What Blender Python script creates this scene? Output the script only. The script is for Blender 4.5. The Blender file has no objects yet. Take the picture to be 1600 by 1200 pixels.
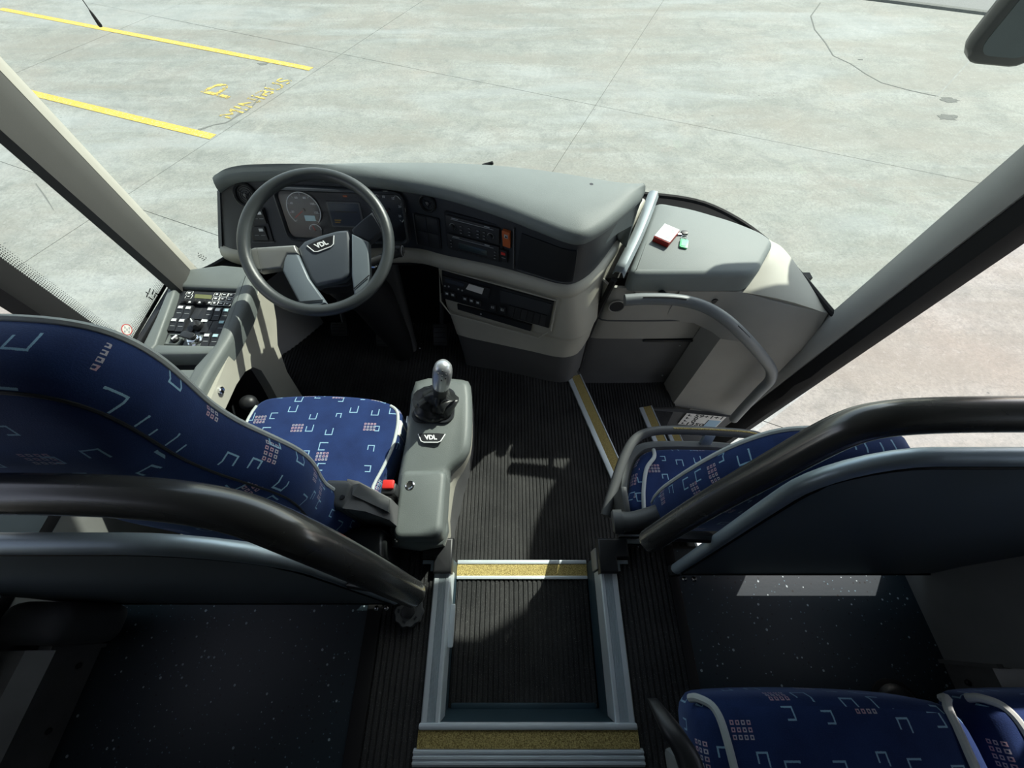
import bpy, bmesh, math, random
from mathutils import Vector, Matrix

random.seed(7)
S = bpy.context.scene
COL = S.collection

# ------------------------------------------------------------------ camera
cam_d = bpy.data.cameras.new('camera')
cam = bpy.data.objects.new('camera', cam_d)
COL.objects.link(cam)
S.camera = cam
cam_d.sensor_fit = 'HORIZONTAL'
cam_d.sensor_width = 36.0
cam_d.lens = 36.0 * 620.0 / 1600.0
cam_d.clip_start = 0.02
cam_d.clip_end = 300
PITCH = math.atan(1029.0 / 620.0)
cam.location = (0, 0, 1.58)
cam.rotation_euler = (math.pi / 2 - PITCH, 0, 0)

# ------------------------------------------------------------------ light
world = bpy.data.worlds.new('world')
S.world = world
world.use_nodes = True
wn = world.node_tree.nodes
wl = world.node_tree.links
wn.clear()
wo = wn.new('ShaderNodeOutputWorld')
wb = wn.new('ShaderNodeBackground')
sky = wn.new('ShaderNodeTexSky')
sky.sky_type = 'NISHITA'
sky.sun_disc = False
sky.sun_elevation = math.radians(43)
sky.sun_rotation = math.radians(43)
sky.altitude = 50
sky.air_density = 1.0
sky.dust_density = 1.0
wb.inputs['Strength'].default_value = 0.235
hs = wn.new('ShaderNodeHueSaturation')
hs.inputs['Saturation'].default_value = 0.55
wl.new(sky.outputs[0], hs.inputs['Color'])
wl.new(hs.outputs[0], wb.inputs[0])
wl.new(wb.outputs[0], wo.inputs[0])

sun_d = bpy.data.lights.new('sun', 'SUN')
sun_d.energy = 5.3
sun_d.angle = math.radians(0.6)
sun_d.color = (1.0, 0.965, 0.9)
sun = bpy.data.objects.new('sun', sun_d)
COL.objects.link(sun)
sun.location = (6, 6, 9)
sun.rotation_euler = Vector((-0.75, -0.80, -1.0)).to_track_quat('-Z', 'Y').to_euler()

vs = S.view_settings
vs.view_transform = 'Standard'
vs.look = 'None'
vs.gamma = 1.0
vs.use_curve_mapping = False
vs.exposure = 0.68

# ------------------------------------------------------------------ materials
MATS = {}


class NT:
    """small wrapper around a node tree"""
    def __init__(s, name):
        s.mat = bpy.data.materials.new(name)
        s.mat.use_nodes = True
        s.t = s.mat.node_tree
        s.t.nodes.clear()
        s.out = s.t.nodes.new('ShaderNodeOutputMaterial')
        MATS[name] = s.mat

    def n(s, typ, **kw):
        nd = s.t.nodes.new(typ)
        for k, v in kw.items():
            setattr(nd, k, v)
        return nd

    def put(s, sock, v):
        if v is None:
            return
        if isinstance(v, bpy.types.NodeSocket):
            s.t.links.new(v, sock)
        else:
            sock.default_value = v

    def m(s, op, a, b=None, c=None):
        nd = s.n('ShaderNodeMath', operation=op)
        s.put(nd.inputs[0], a)
        s.put(nd.inputs[1], b)
        s.put(nd.inputs[2], c)
        return nd.outputs[0]

    def mix(s, f, a, b):
        nd = s.n('ShaderNodeMix', data_type='RGBA')
        s.put(nd.inputs['Factor'], f)
        for k, v in ((6, a), (7, b)):
            if not isinstance(v, bpy.types.NodeSocket) and len(v) == 3:
                v = (*v, 1)
            s.put(nd.inputs[k], v)
        return nd.outputs[2]

    def noise(s, vec, scale, detail=4, rough=0.55, dist=0.0):
        nd = s.n('ShaderNodeTexNoise')
        s.put(nd.inputs['Vector'], vec)
        nd.inputs['Scale'].default_value = scale
        nd.inputs['Detail'].default_value = detail
        nd.inputs['Roughness'].default_value = rough
        nd.inputs['Distortion'].default_value = dist
        return nd.outputs['Fac']

    def ramp(s, f, lo, hi):
        nd = s.n('ShaderNodeMapRange')
        s.put(nd.inputs[0], f)
        nd.inputs[1].default_value = lo
        nd.inputs[2].default_value = hi
        return nd.outputs[0]

    def pos(s):
        return s.n('ShaderNodeNewGeometry').outputs['Position']

    def bsdf(s, col, rough=0.5, metal=0.0, spec=0.5, bump=None, bstr=0.2, bdist=0.002, coat=0.0, sheen=0.0, sheencol=None):
        b = s.n('ShaderNodeBsdfPrincipled')
        if not isinstance(col, bpy.types.NodeSocket) and len(col) == 3:
            col = (*col, 1)
        s.put(b.inputs['Base Color'], col)
        s.put(b.inputs['Roughness'], rough)
        s.put(b.inputs['Metallic'], metal)
        s.put(b.inputs['Specular IOR Level'], spec)
        b.inputs['Coat Weight'].default_value = coat
        b.inputs['Coat Roughness'].default_value = 0.15
        if sheen:
            b.inputs['Sheen Weight'].default_value = sheen
            b.inputs['Sheen Roughness'].default_value = 0.4
            if sheencol:
                b.inputs['Sheen Tint'].default_value = (*sheencol, 1)
        if bump is not None:
            bp = s.n('ShaderNodeBump')
            bp.inputs['Strength'].default_value = bstr
            bp.inputs['Distance'].default_value = bdist
            s.put(bp.inputs['Height'], bump)
            s.t.links.new(bp.outputs[0], b.inputs['Normal'])
        s.t.links.new(b.outputs[0], s.out.inputs[0])
        return b


def plastic(name, col, rough=0.55, grain=900, gs=0.25, var=0.12, spec=0.4, coat=0.0, metal=0.0, scuff=0.0):
    t = NT(name)
    p = t.pos()
    v = t.noise(p, 9, 5)
    dark = tuple(c * (1 - var) for c in col)
    lite = tuple(min(1, c * (1 + var)) for c in col)
    c = t.mix(t.ramp(v, 0.3, 0.7), dark, lite)
    if scuff:
        sc = t.ramp(t.noise(p, 55, 6, 0.7, 0.6), 0.66, 0.72)
        c = t.mix(t.m('MULTIPLY', sc, scuff), c, tuple(min(1, x * 1.7 + 0.03) for x in col))
    r = t.m('ADD', t.m('MULTIPLY', v, 0.12), rough - 0.06)
    t.bsdf(c, r, metal, spec, t.noise(p, grain, 2) if grain else None, gs, 0.0006, coat)
    return t.mat


plastic('pad_grey', (0.150, 0.172, 0.170), 0.60, 420, 0.8, 0.06, scuff=0.12)
plastic('console_grey', (0.115, 0.131, 0.128), 0.48, 450, 0.7, 0.06, scuff=0.15)
plastic('cream', (0.40, 0.39, 0.335), 0.5, 900, 0.25, 0.05, scuff=0.05)
plastic('greige', (0.30, 0.295, 0.27), 0.5, 900, 0.25, 0.05)
plastic('fascia_dark', (0.026, 0.030, 0.037), 0.5, 900, 0.3, 0.08)
plastic('fascia_inset', (0.012, 0.014, 0.018), 0.4, 900, 0.2, 0.08)
plastic('lower_grey', (0.095, 0.097, 0.10), 0.6, 700, 0.4, 0.08)
plastic('black_plastic', (0.014, 0.015, 0.017), 0.42, 900, 0.2, 0.1)
plastic('key_black', (0.020, 0.022, 0.026), 0.5, 900, 0.15, 0.1)
plastic('rubber', (0.011, 0.011, 0.012), 0.7, 500, 0.3, 0.1, spec=0.25)
plastic('vinyl_riser_lit', (0.030, 0.058, 0.078), 0.45, 120, 0.2, 0.2, scuff=0.15)  # brighter copy of the blue vinyl, with the light put into its colour
plastic('pillar_grey', (0.36, 0.36, 0.34), 0.55, 800, 0.3, 0.05)
plastic('pillar_dark', (0.066, 0.066, 0.063), 0.55, 800, 0.3, 0.05)
plastic('dull_metal', (0.27, 0.31, 0.33), 0.5, 0, 0, 0.1, metal=0.35, scuff=0.2)
plastic('joint_fill', (0.24, 0.245, 0.23), 0.9, 0, 0, 0.15)
plastic('pillar_lit', (0.36, 0.35, 0.31), 0.55, 800, 0.3, 0.05)  # lighter copy for the sunlit front facet of the left pillar
plastic('panel_grey', (0.135, 0.162, 0.175), 0.42, 900, 0.1, 0.08)
plastic('matte_black', (0.008, 0.008, 0.009), 0.8, 0, 0, 0.1, spec=0.05)
plastic('wall_grey', (0.17, 0.175, 0.17), 0.6, 500, 0.3, 0.1)
plastic('ceiling_grey', (0.16, 0.16, 0.155), 0.8, 300, 0.3, 0.05)
plastic('tube_dark', (0.040, 0.041, 0.041), 0.26, 0, 0, 0.12, spec=0.8, scuff=0.3, coat=0.4)
plastic('rim_leather', (0.040, 0.046, 0.048), 0.3, 1200, 0.4, 0.15, scuff=0.12)
plastic('hub_grey', (0.055, 0.066, 0.080), 0.45, 1200, 0.4, 0.06)
plastic('spoke_grey', (0.12, 0.145, 0.165), 0.35, 900, 0.15, 0.06)
plastic('spoke_silver', (0.30, 0.31, 0.30), 0.32, 0, 0, 0.06, metal=0.6)
plastic('leather_black', (0.016, 0.018, 0.019), 0.33, 500, 0.5, 0.15)
plastic('arm_grey', (0.075, 0.080, 0.082), 0.5, 900, 0.3, 0.06)
plastic('rail_grey', (0.155, 0.17, 0.175), 0.4, 700, 0.2, 0.06)
plastic('aluminium', (0.66, 0.73, 0.77), 0.36, 0, 0, 0.05, metal=0.30)
plastic('alu_trim', (0.38, 0.46, 0.52), 0.40, 0, 0, 0.08, metal=0.5, scuff=0.2)
plastic('steel', (0.55, 0.55, 0.55), 0.25, 0, 0, 0.05, metal=1.0)
plastic('chrome', (0.75, 0.76, 0.77), 0.12, 0, 0, 0.02, metal=1.0)
plastic('knob_silver', (0.42, 0.44, 0.46), 0.3, 0, 0, 0.04, metal=0.55, coat=0.6)
plastic('white_print', (0.72, 0.74, 0.74), 0.5, 0, 0, 0.03)
plastic('grey_print', (0.33, 0.35, 0.36), 0.5, 0, 0, 0.03)
plastic('symbol_cyan', (0.40, 0.62, 0.66), 0.5, 0, 0, 0.03)
plastic('red_plastic', (0.55, 0.025, 0.02), 0.4, 0, 0, 0.05)
plastic('orange_plastic', (0.42, 0.10, 0.03), 0.45, 0, 0, 0.05)
plastic('amber_print', (0.30, 0.17, 0.03), 0.5, 0, 0, 0.05)
plastic('green_plastic', (0.06, 0.50, 0.20), 0.35, 0, 0, 0.05, coat=0.5)
plastic('red_card', (0.34, 0.02, 0.015), 0.4, 0, 0, 0.1)
plastic('piping', (0.42, 0.46, 0.46), 0.6, 800, 0.3, 0.08)
plastic('paper', (0.72, 0.71, 0.68), 0.7, 0, 0, 0.03)
plastic('lcd_olive', (0.14, 0.15, 0.07), 0.25, 0, 0, 0.05)
plastic('lcd_dark', (0.035, 0.05, 0.055), 0.15, 0, 0, 0.05)
plastic('lcd_slate', (0.045, 0.055, 0.075), 0.15, 0, 0, 0.05)
plastic('gauge_face', (0.022, 0.026, 0.032), 0.4, 0, 0, 0.05)
plastic('cover_metal', (0.22, 0.22, 0.21), 0.42, 0, 0, 0.15, metal=0.65, scuff=0.1)
plastic('blue_sheet', (0.30, 0.46, 0.60), 0.5, 0, 0, 0.05)
plastic('cream_sheet', (0.62, 0.58, 0.44), 0.5, 0, 0, 0.05)
plastic('mirror_housing', (0.02, 0.022, 0.024), 0.35, 0, 0, 0.1)
plastic('underbody', (0.03, 0.03, 0.03), 0.8, 0, 0, 0.1)
plastic('body_white', (0.55, 0.55, 0.55), 0.4, 0, 0, 0.05)


def mat_concrete():
    t = NT('concrete')
    p = t.pos()
    big = t.noise(p, 0.55, 7, 0.62, 0.8)
    mid = t.noise(p, 3.2, 8, 0.66, 0.9)
    fine = t.noise(p, 38, 6, 0.7)
    stretch = t.n('ShaderNodeMapping')
    stretch.inputs['Rotation'].default_value = (0, 0, 0.42)
    stretch.inputs['Scale'].default_value = (0.5, 2.2, 1)
    t.t.links.new(p, stretch.inputs[0])
    sw = t.noise(stretch.outputs[0], 1.5, 6, 0.6, 0.5)
    blot = t.noise(p, 1.6, 8, 0.7, 1.5)
    c = t.mix(t.ramp(big, 0.3, 0.7), (0.221, 0.232, 0.209), (0.297, 0.295, 0.261))
    c = t.mix(t.m('MULTIPLY', t.ramp(sw, 0.45, 0.66), 0.65), c, (0.338, 0.344, 0.320))
    c = t.mix(t.m('MULTIPLY', t.ramp(blot, 0.50, 0.64), 0.55), c, (0.184, 0.191, 0.176))
    c = t.mix(t.m('MULTIPLY', t.ramp(mid, 0.48, 0.68), 0.6), c, (0.180, 0.189, 0.173))
    warm = t.ramp(t.noise(p, 0.9, 4, 0.6), 0.50, 0.70)
    c = t.mix(t.m('MULTIPLY', warm, 0.45), c, (0.302, 0.270, 0.230))
    c = t.mix(t.m('MULTIPLY', t.ramp(fine, 0.44, 0.66), 0.55), c, (0.153, 0.159, 0.147))
    patch = t.noise(stretch.outputs[0], 0.42, 5, 0.6, 0.8)
    c = t.mix(t.m('MULTIPLY', t.ramp(patch, 0.50, 0.62), 0.55), c, (0.225, 0.212, 0.182))
    c = t.mix(t.m('MULTIPLY', t.ramp(patch, 0.48, 0.34), 0.40), c, (0.325, 0.348, 0.345))
    lite = t.ramp(t.noise(p, 21, 7, 0.75, 0.6), 0.55, 0.70)
    c = t.mix(t.m('MULTIPLY', lite, 0.5), c, (0.378, 0.383, 0.360))
    scr = t.ramp(t.noise(stretch.outputs[0], 7.0, 8, 0.75, 1.4), 0.58, 0.68)
    c = t.mix(t.m('MULTIPLY', scr, 0.4), c, (0.149, 0.155, 0.144))
    vo = t.n('ShaderNodeTexVoronoi')
    vo.inputs['Scale'].default_value = 5.0
    t.t.links.new(p, vo.inputs['Vector'])
    sp = t.m('LESS_THAN', vo.outputs['Distance'], t.m('MULTIPLY', t.ramp(vo.outputs['Color'], 0.45, 1.0), 0.10))
    c = t.mix(t.m('MULTIPLY', sp, 0.7), c, (0.13, 0.135, 0.13))
    t.bsdf(c, 0.85, 0, 0.25, t.noise(p, 60, 5, 0.7), 0.35, 0.01)


def mat_paint():
    t = NT('yellow_paint')
    p = t.pos()
    w = t.ramp(t.noise(p, 30, 8, 0.85, 0.4), 0.54, 0.60)
    c = t.mix(t.noise(p, 6, 4), (0.50, 0.335, 0.045), (0.57, 0.41, 0.08))
    c = t.mix(w, c, (0.40, 0.41, 0.38))
    t.bsdf(c, 0.7, 0, 0.3)
    t = NT('worn_yellow_paint')
    p = t.pos()
    w = t.ramp(t.noise(p, 9, 7, 0.8, 0.6), 0.48, 0.53)
    pr = t.n('ShaderNodeBsdfPrincipled')
    pr.inputs['Base Color'].default_value = (0.54, 0.41, 0.10, 1)
    pr.inputs['Roughness'].default_value = 0.7
    tr = t.n('ShaderNodeBsdfTransparent')
    mx = t.n('ShaderNodeMixShader')
    t.t.links.new(w, mx.inputs[0])
    t.t.links.new(pr.outputs[0], mx.inputs[1])
    t.t.links.new(tr.outputs[0], mx.inputs[2])
    t.t.links.new(mx.outputs[0], t.out.inputs[0])


def mat_crack():
    t = NT('crack_fill')
    p = t.pos()
    t.bsdf(t.mix(t.noise(p, 30, 4), (0.10, 0.105, 0.10), (0.22, 0.22, 0.20)), 0.95, 0, 0.1)
    t = NT('asphalt')
    p = t.pos()
    t.bsdf(t.mix(t.noise(p, 60, 4), (0.12, 0.125, 0.12), (0.26, 0.26, 0.25)), 0.9, 0, 0.2)


def mat_carpet():
    t = NT('carpet')
    p = t.pos()
    sp = t.ramp(t.noise(p, 480, 2, 0.6), 0.62, 0.72)
    lint = t.ramp(t.noise(p, 170, 3, 0.7), 0.66, 0.72)
    worn = t.ramp(t.noise(p, 6, 4), 0.35, 0.7)
    c = t.mix(worn, (0.032, 0.033, 0.034), (0.060, 0.060, 0.060))
    c = t.mix(t.m('MULTIPLY', sp, 0.75), c, (0.21, 0.21, 0.205))
    c = t.mix(t.m('MULTIPLY', lint, 0.5), c, (0.26, 0.26, 0.25))
    t.bsdf(c, 0.95, 0, 0.15, t.noise(p, 420, 3, 0.7), 0.9, 0.003)


def mat_gold():
    t = NT('gold_grit')
    p = t.pos()
    a = t.ramp(t.noise(p, 420, 3, 0.7), 0.38, 0.62)
    c = t.mix(a, (0.17, 0.12, 0.03), (0.64, 0.52, 0.20))
    c = t.mix(t.ramp(t.noise(p, 900, 2), 0.68, 0.74), c, (0.75, 0.66, 0.38))
    t.bsdf(c, 0.8, 0, 0.35, a, 0.6, 0.001)


def mat_vinyl():
    t = NT('vinyl_blue')
    p = t.pos()
    c = t.mix(t.noise(p, 5, 4), (0.010, 0.019, 0.027), (0.016, 0.029, 0.039))
    for sc, col, th in ((70, (0.34, 0.42, 0.46), 0.22), (95, (0.003, 0.005, 0.007), 0.24), (120, (0.10, 0.18, 0.23), 0.22)):
        vo = t.n('ShaderNodeTexVoronoi')
        vo.inputs['Scale'].default_value = sc
        t.t.links.new(p, vo.inputs['Vector'])
        sep = t.n('ShaderNodeSeparateColor')
        t.t.links.new(vo.outputs['Color'], sep.inputs[0])
        pick = t.m('GREATER_THAN', sep.outputs[0], 0.55)
        msk = t.m('MULTIPLY', t.m('LESS_THAN', vo.outputs['Distance'], t.m('MULTIPLY', sep.outputs[1], th)), pick)
        c = t.mix(msk, c, col)
    t.bsdf(c, 0.42, 0, 0.5, t.noise(p, 120, 3), 0.15, 0.001)


def mat_fabric():
    t = NT('seat_fabric')
    uv = t.n('ShaderNodeUVMap').outputs[0]
    sep = t.n('ShaderNodeSeparateXYZ')
    t.t.links.new(uv, sep.inputs[0])
    U0, V0 = sep.outputs[0], sep.outputs[1]
    jag = t.m('MULTIPLY', t.m('SUBTRACT', t.noise(uv, 900, 2), 0.5), 0.02)

    def cells(size, ox, oy):
        size *= 0.72
        pu = t.m('ADD', t.m('DIVIDE', U0, size), ox)
        pv = t.m('ADD', t.m('DIVIDE', V0, size), oy)
        cu, cv = t.m('FLOOR', pu), t.m('FLOOR', pv)
        cx = t.n('ShaderNodeCombineXYZ')
        t.put(cx.inputs[0], cu)
        t.put(cx.inputs[1], cv)
        cx.inputs[2].default_value = ox
        wnz = t.n('ShaderNodeTexWhiteNoise', noise_dimensions='3D')
        t.t.links.new(cx.outputs[0], wnz.inputs['Vector'])
        sc = t.n('ShaderNodeSeparateColor')
        t.t.links.new(wnz.outputs['Color'], sc.inputs[0])
        fu = t.m('SUBTRACT', t.m('FRACT', pu), 0.5)
        fv = t.m('SUBTRACT', t.m('FRACT', pv), 0.5)
        return fu, fv, sc.outputs[0], sc.outputs[1], sc.outputs[2], wnz.outputs['Value']

    def brackets(ox, oy, size):
        fu, fv, r, g, b, val = cells(size, ox, oy)
        fu = t.m('ADD', fu, t.m('MULTIPLY', t.m('SUBTRACT', r, 0.5), 0.45))
        fv = t.m('ADD', fv, t.m('MULTIPLY', t.m('SUBTRACT', g, 0.5), 0.45))
        # four orientations
        sw = t.m('GREATER_THAN', b, 0.5)
        ns = t.m('SUBTRACT', 1.0, sw)
        x = t.m('ADD', t.m('MULTIPLY', fu, sw), t.m('MULTIPLY', fv, ns))
        y = t.m('ADD', t.m('MULTIPLY', fv, sw), t.m('MULTIPLY', fu, ns))
        sg = t.m('SUBTRACT', t.m('MULTIPLY', t.m('GREATER_THAN', val, 0.5), 2.0), 1.0)
        x = t.m('MULTIPLY', x, sg)
        a = t.m('ADD', 0.13, t.m('MULTIPLY', val, 0.09))
        ax, ay = t.m('ABSOLUTE', x), t.m('ABSOLUTE', y)
        mx = t.m('ADD', t.m('MAXIMUM', ax, ay), jag)
        ring = t.m('MULTIPLY', t.m('LESS_THAN', mx, a), t.m('GREATER_THAN', mx, t.m('SUBTRACT', a, 0.042)))
        cut = t.m('MULTIPLY', t.m('GREATER_THAN', x, t.m('MULTIPLY', a, 0.55)), t.m('LESS_THAN', y, t.m('MULTIPLY', a, 0.75)))
        ring = t.m('MULTIPLY', ring, t.m('SUBTRACT', 1.0, cut))
        return t.m('MULTIPLY', ring, t.m('GREATER_THAN', t.m('FRACT', t.m('MULTIPLY', t.m('ADD', r, g), 7.3)), 0.22))

    def grids(ox, oy, size):
        fu, fv, r, g, b, val = cells(size, ox, oy)
        fu = t.m('ADD', fu, t.m('MULTIPLY', t.m('SUBTRACT', r, 0.5), 0.5))
        fv = t.m('ADD', fv, t.m('MULTIPLY', t.m('SUBTRACT', g, 0.5), 0.5))
        inside = t.m('MULTIPLY', t.m('LESS_THAN', t.m('ABSOLUTE', fu), 0.17), t.m('LESS_THAN', t.m('ABSOLUTE', fv), 0.1275))
        k = 1.0 / 0.085
        qu = t.m('SUBTRACT', t.m('FRACT', t.m('MULTIPLY', t.m('ADD', fu, 0.17), k)), 0.5)
        qv = t.m('SUBTRACT', t.m('FRACT', t.m('MULTIPLY', t.m('ADD', fv, 0.1275), k)), 0.5)
        mx = t.m('ADD', t.m('MAXIMUM', t.m('ABSOLUTE', qu), t.m('ABSOLUTE', qv)), t.m('MULTIPLY', jag, 4))
        sq = t.m('MULTIPLY', t.m('LESS_THAN', mx, 0.33), t.m('GREATER_THAN', mx, 0.15))
        return t.m('MULTIPLY', t.m('MULTIPLY', sq, inside), t.m('GREATER_THAN', b, 0.22)), val

    nz = t.noise(uv, 14, 4)
    nap = t.noise(uv, 600, 2)
    base = t.mix(t.ramp(nz, 0.3, 0.7), (0.008, 0.019, 0.074), (0.013, 0.032, 0.115))
    base = t.mix(t.m('MULTIPLY', t.ramp(nap, 0.5, 0.75), 0.4), base, (0.024, 0.050, 0.16))
    g1, gv = grids(3.3, 1.7, 0.150)
    gc = t.mix(t.m('GREATER_THAN', t.noise(uv, 60, 1), 0.5), (0.46, 0.44, 0.48), (0.50, 0.33, 0.38))
    c = t.mix(t.m('MULTIPLY', g1, 0.8), base, gc)
    c = t.mix(t.m('MULTIPLY', brackets(0.2, 0.6, 0.085), 0.85), c, (0.27, 0.46, 0.60))
    t.bsdf(c, 0.85, 0, 0.2, nap, 0.4, 0.001, 0, 0.32, (0.35, 0.5, 0.9))


def glass(name, tint, gloss=0.06, dots=None):
    t = NT(name)
    tr = t.n('ShaderNodeBsdfTransparent')
    tr.inputs[0].default_value = (*tint, 1)
    gl = t.n('ShaderNodeBsdfGlossy')
    gl.inputs['Roughness'].default_value = 0.02
    lw = t.n('ShaderNodeLayerWeight')
    lw.inputs['Blend'].default_value = 0.5
    mx = t.n('ShaderNodeMixShader')
    t.put(mx.inputs[0], t.m('ADD', gloss * 0.4, t.m('MULTIPLY', t.m('POWER', lw.outputs['Facing'], 5.0), gloss * 6)))
    t.t.links.new(tr.outputs[0], mx.inputs[1])
    t.t.links.new(gl.outputs[0], mx.inputs[2])
    t.t.links.new(mx.outputs[0], t.out.inputs[0])


def mat_frit():
    # black ceramic dots, solid at v=0 and fading out towards v=1
    t = NT('frit_dots')
    uv = t.n('ShaderNodeUVMap').outputs[0]
    sep = t.n('ShaderNodeSeparateXYZ')
    t.t.links.new(uv, sep.inputs[0])
    u, v = sep.outputs[0], sep.outputs[1]
    k = 1 / 0.0052
    row = t.m('FLOOR', t.m('MULTIPLY', v, k))
    uo = t.m('ADD', t.m('MULTIPLY', u, k), t.m('MULTIPLY', t.m('MODULO', row, 2.0), 0.5))
    du = t.m('SUBTRACT', t.m('FRACT', uo), 0.5)
    dv = t.m('SUBTRACT', t.m('FRACT', t.m('MULTIPLY', v, k)), 0.5)
    d = t.m('SQRT', t.m('ADD', t.m('MULTIPLY', du, du), t.m('MULTIPLY', dv, dv)))
    rad = t.m('SUBTRACT', 0.50, t.m('MULTIPLY', v, 8.0))
    msk = t.m('MAXIMUM', t.m('LESS_THAN', d, rad), t.m('LESS_THAN', v, 0.012))
    pr = t.n('ShaderNodeBsdfPrincipled')
    pr.inputs['Base Color'].default_value = (0.012, 0.013, 0.014, 1)
    pr.inputs['Roughness'].default_value = 0.5
    tr = t.n('ShaderNodeBsdfTransparent')
    mx = t.n('ShaderNodeMixShader')
    t.t.links.new(msk, mx.inputs[0])
    t.t.links.new(tr.outputs[0], mx.inputs[1])
    t.t.links.new(pr.outputs[0], mx.inputs[2])
    t.t.links.new(mx.outputs[0], t.out.inputs[0])


mat_concrete(); mat_paint(); mat_crack(); mat_carpet(); mat_gold(); mat_vinyl(); mat_fabric(); mat_frit()
glass('windscreen_glass', (0.795, 0.855, 0.795))
glass('door_glass', (0.97, 0.935, 0.915), 0.03)
glass('side_glass', (0.905, 0.935, 0.905), 0.03)
glass('tinted_glass', (0.05, 0.06, 0.065))
glass('cluster_glass', (0.97, 0.98, 1.0), 0.02)

# ------------------------------------------------------------------ mesh helpers
WLOC = {}


class Fr:
    """local frame: origin, x axis, y axis (z = x cross y)"""
    def __init__(s, o, ax=(1, 0, 0), ay=(0, 1, 0)):
        s.o = Vector(o)
        s.ax = Vector(ax).normalized()
        az = s.ax.cross(Vector(ay)).normalized()
        s.az = az
        s.ay = az.cross(s.ax).normalized()

    def __call__(s, x, y=None, z=None):
        if y is None:
            x, y, z = x
        return s.o + s.ax * x + s.ay * y + s.az * z

    def at(s, x, y, z=0):
        return Fr(s(x, y, z), s.ax, s.ay)

    def rot(s, a):
        c, n = math.cos(a), math.sin(a)
        return Fr(s.o, s.ax * c + s.ay * n, s.ay * c - s.ax * n)


ID = Fr((0, 0, 0))


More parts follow.
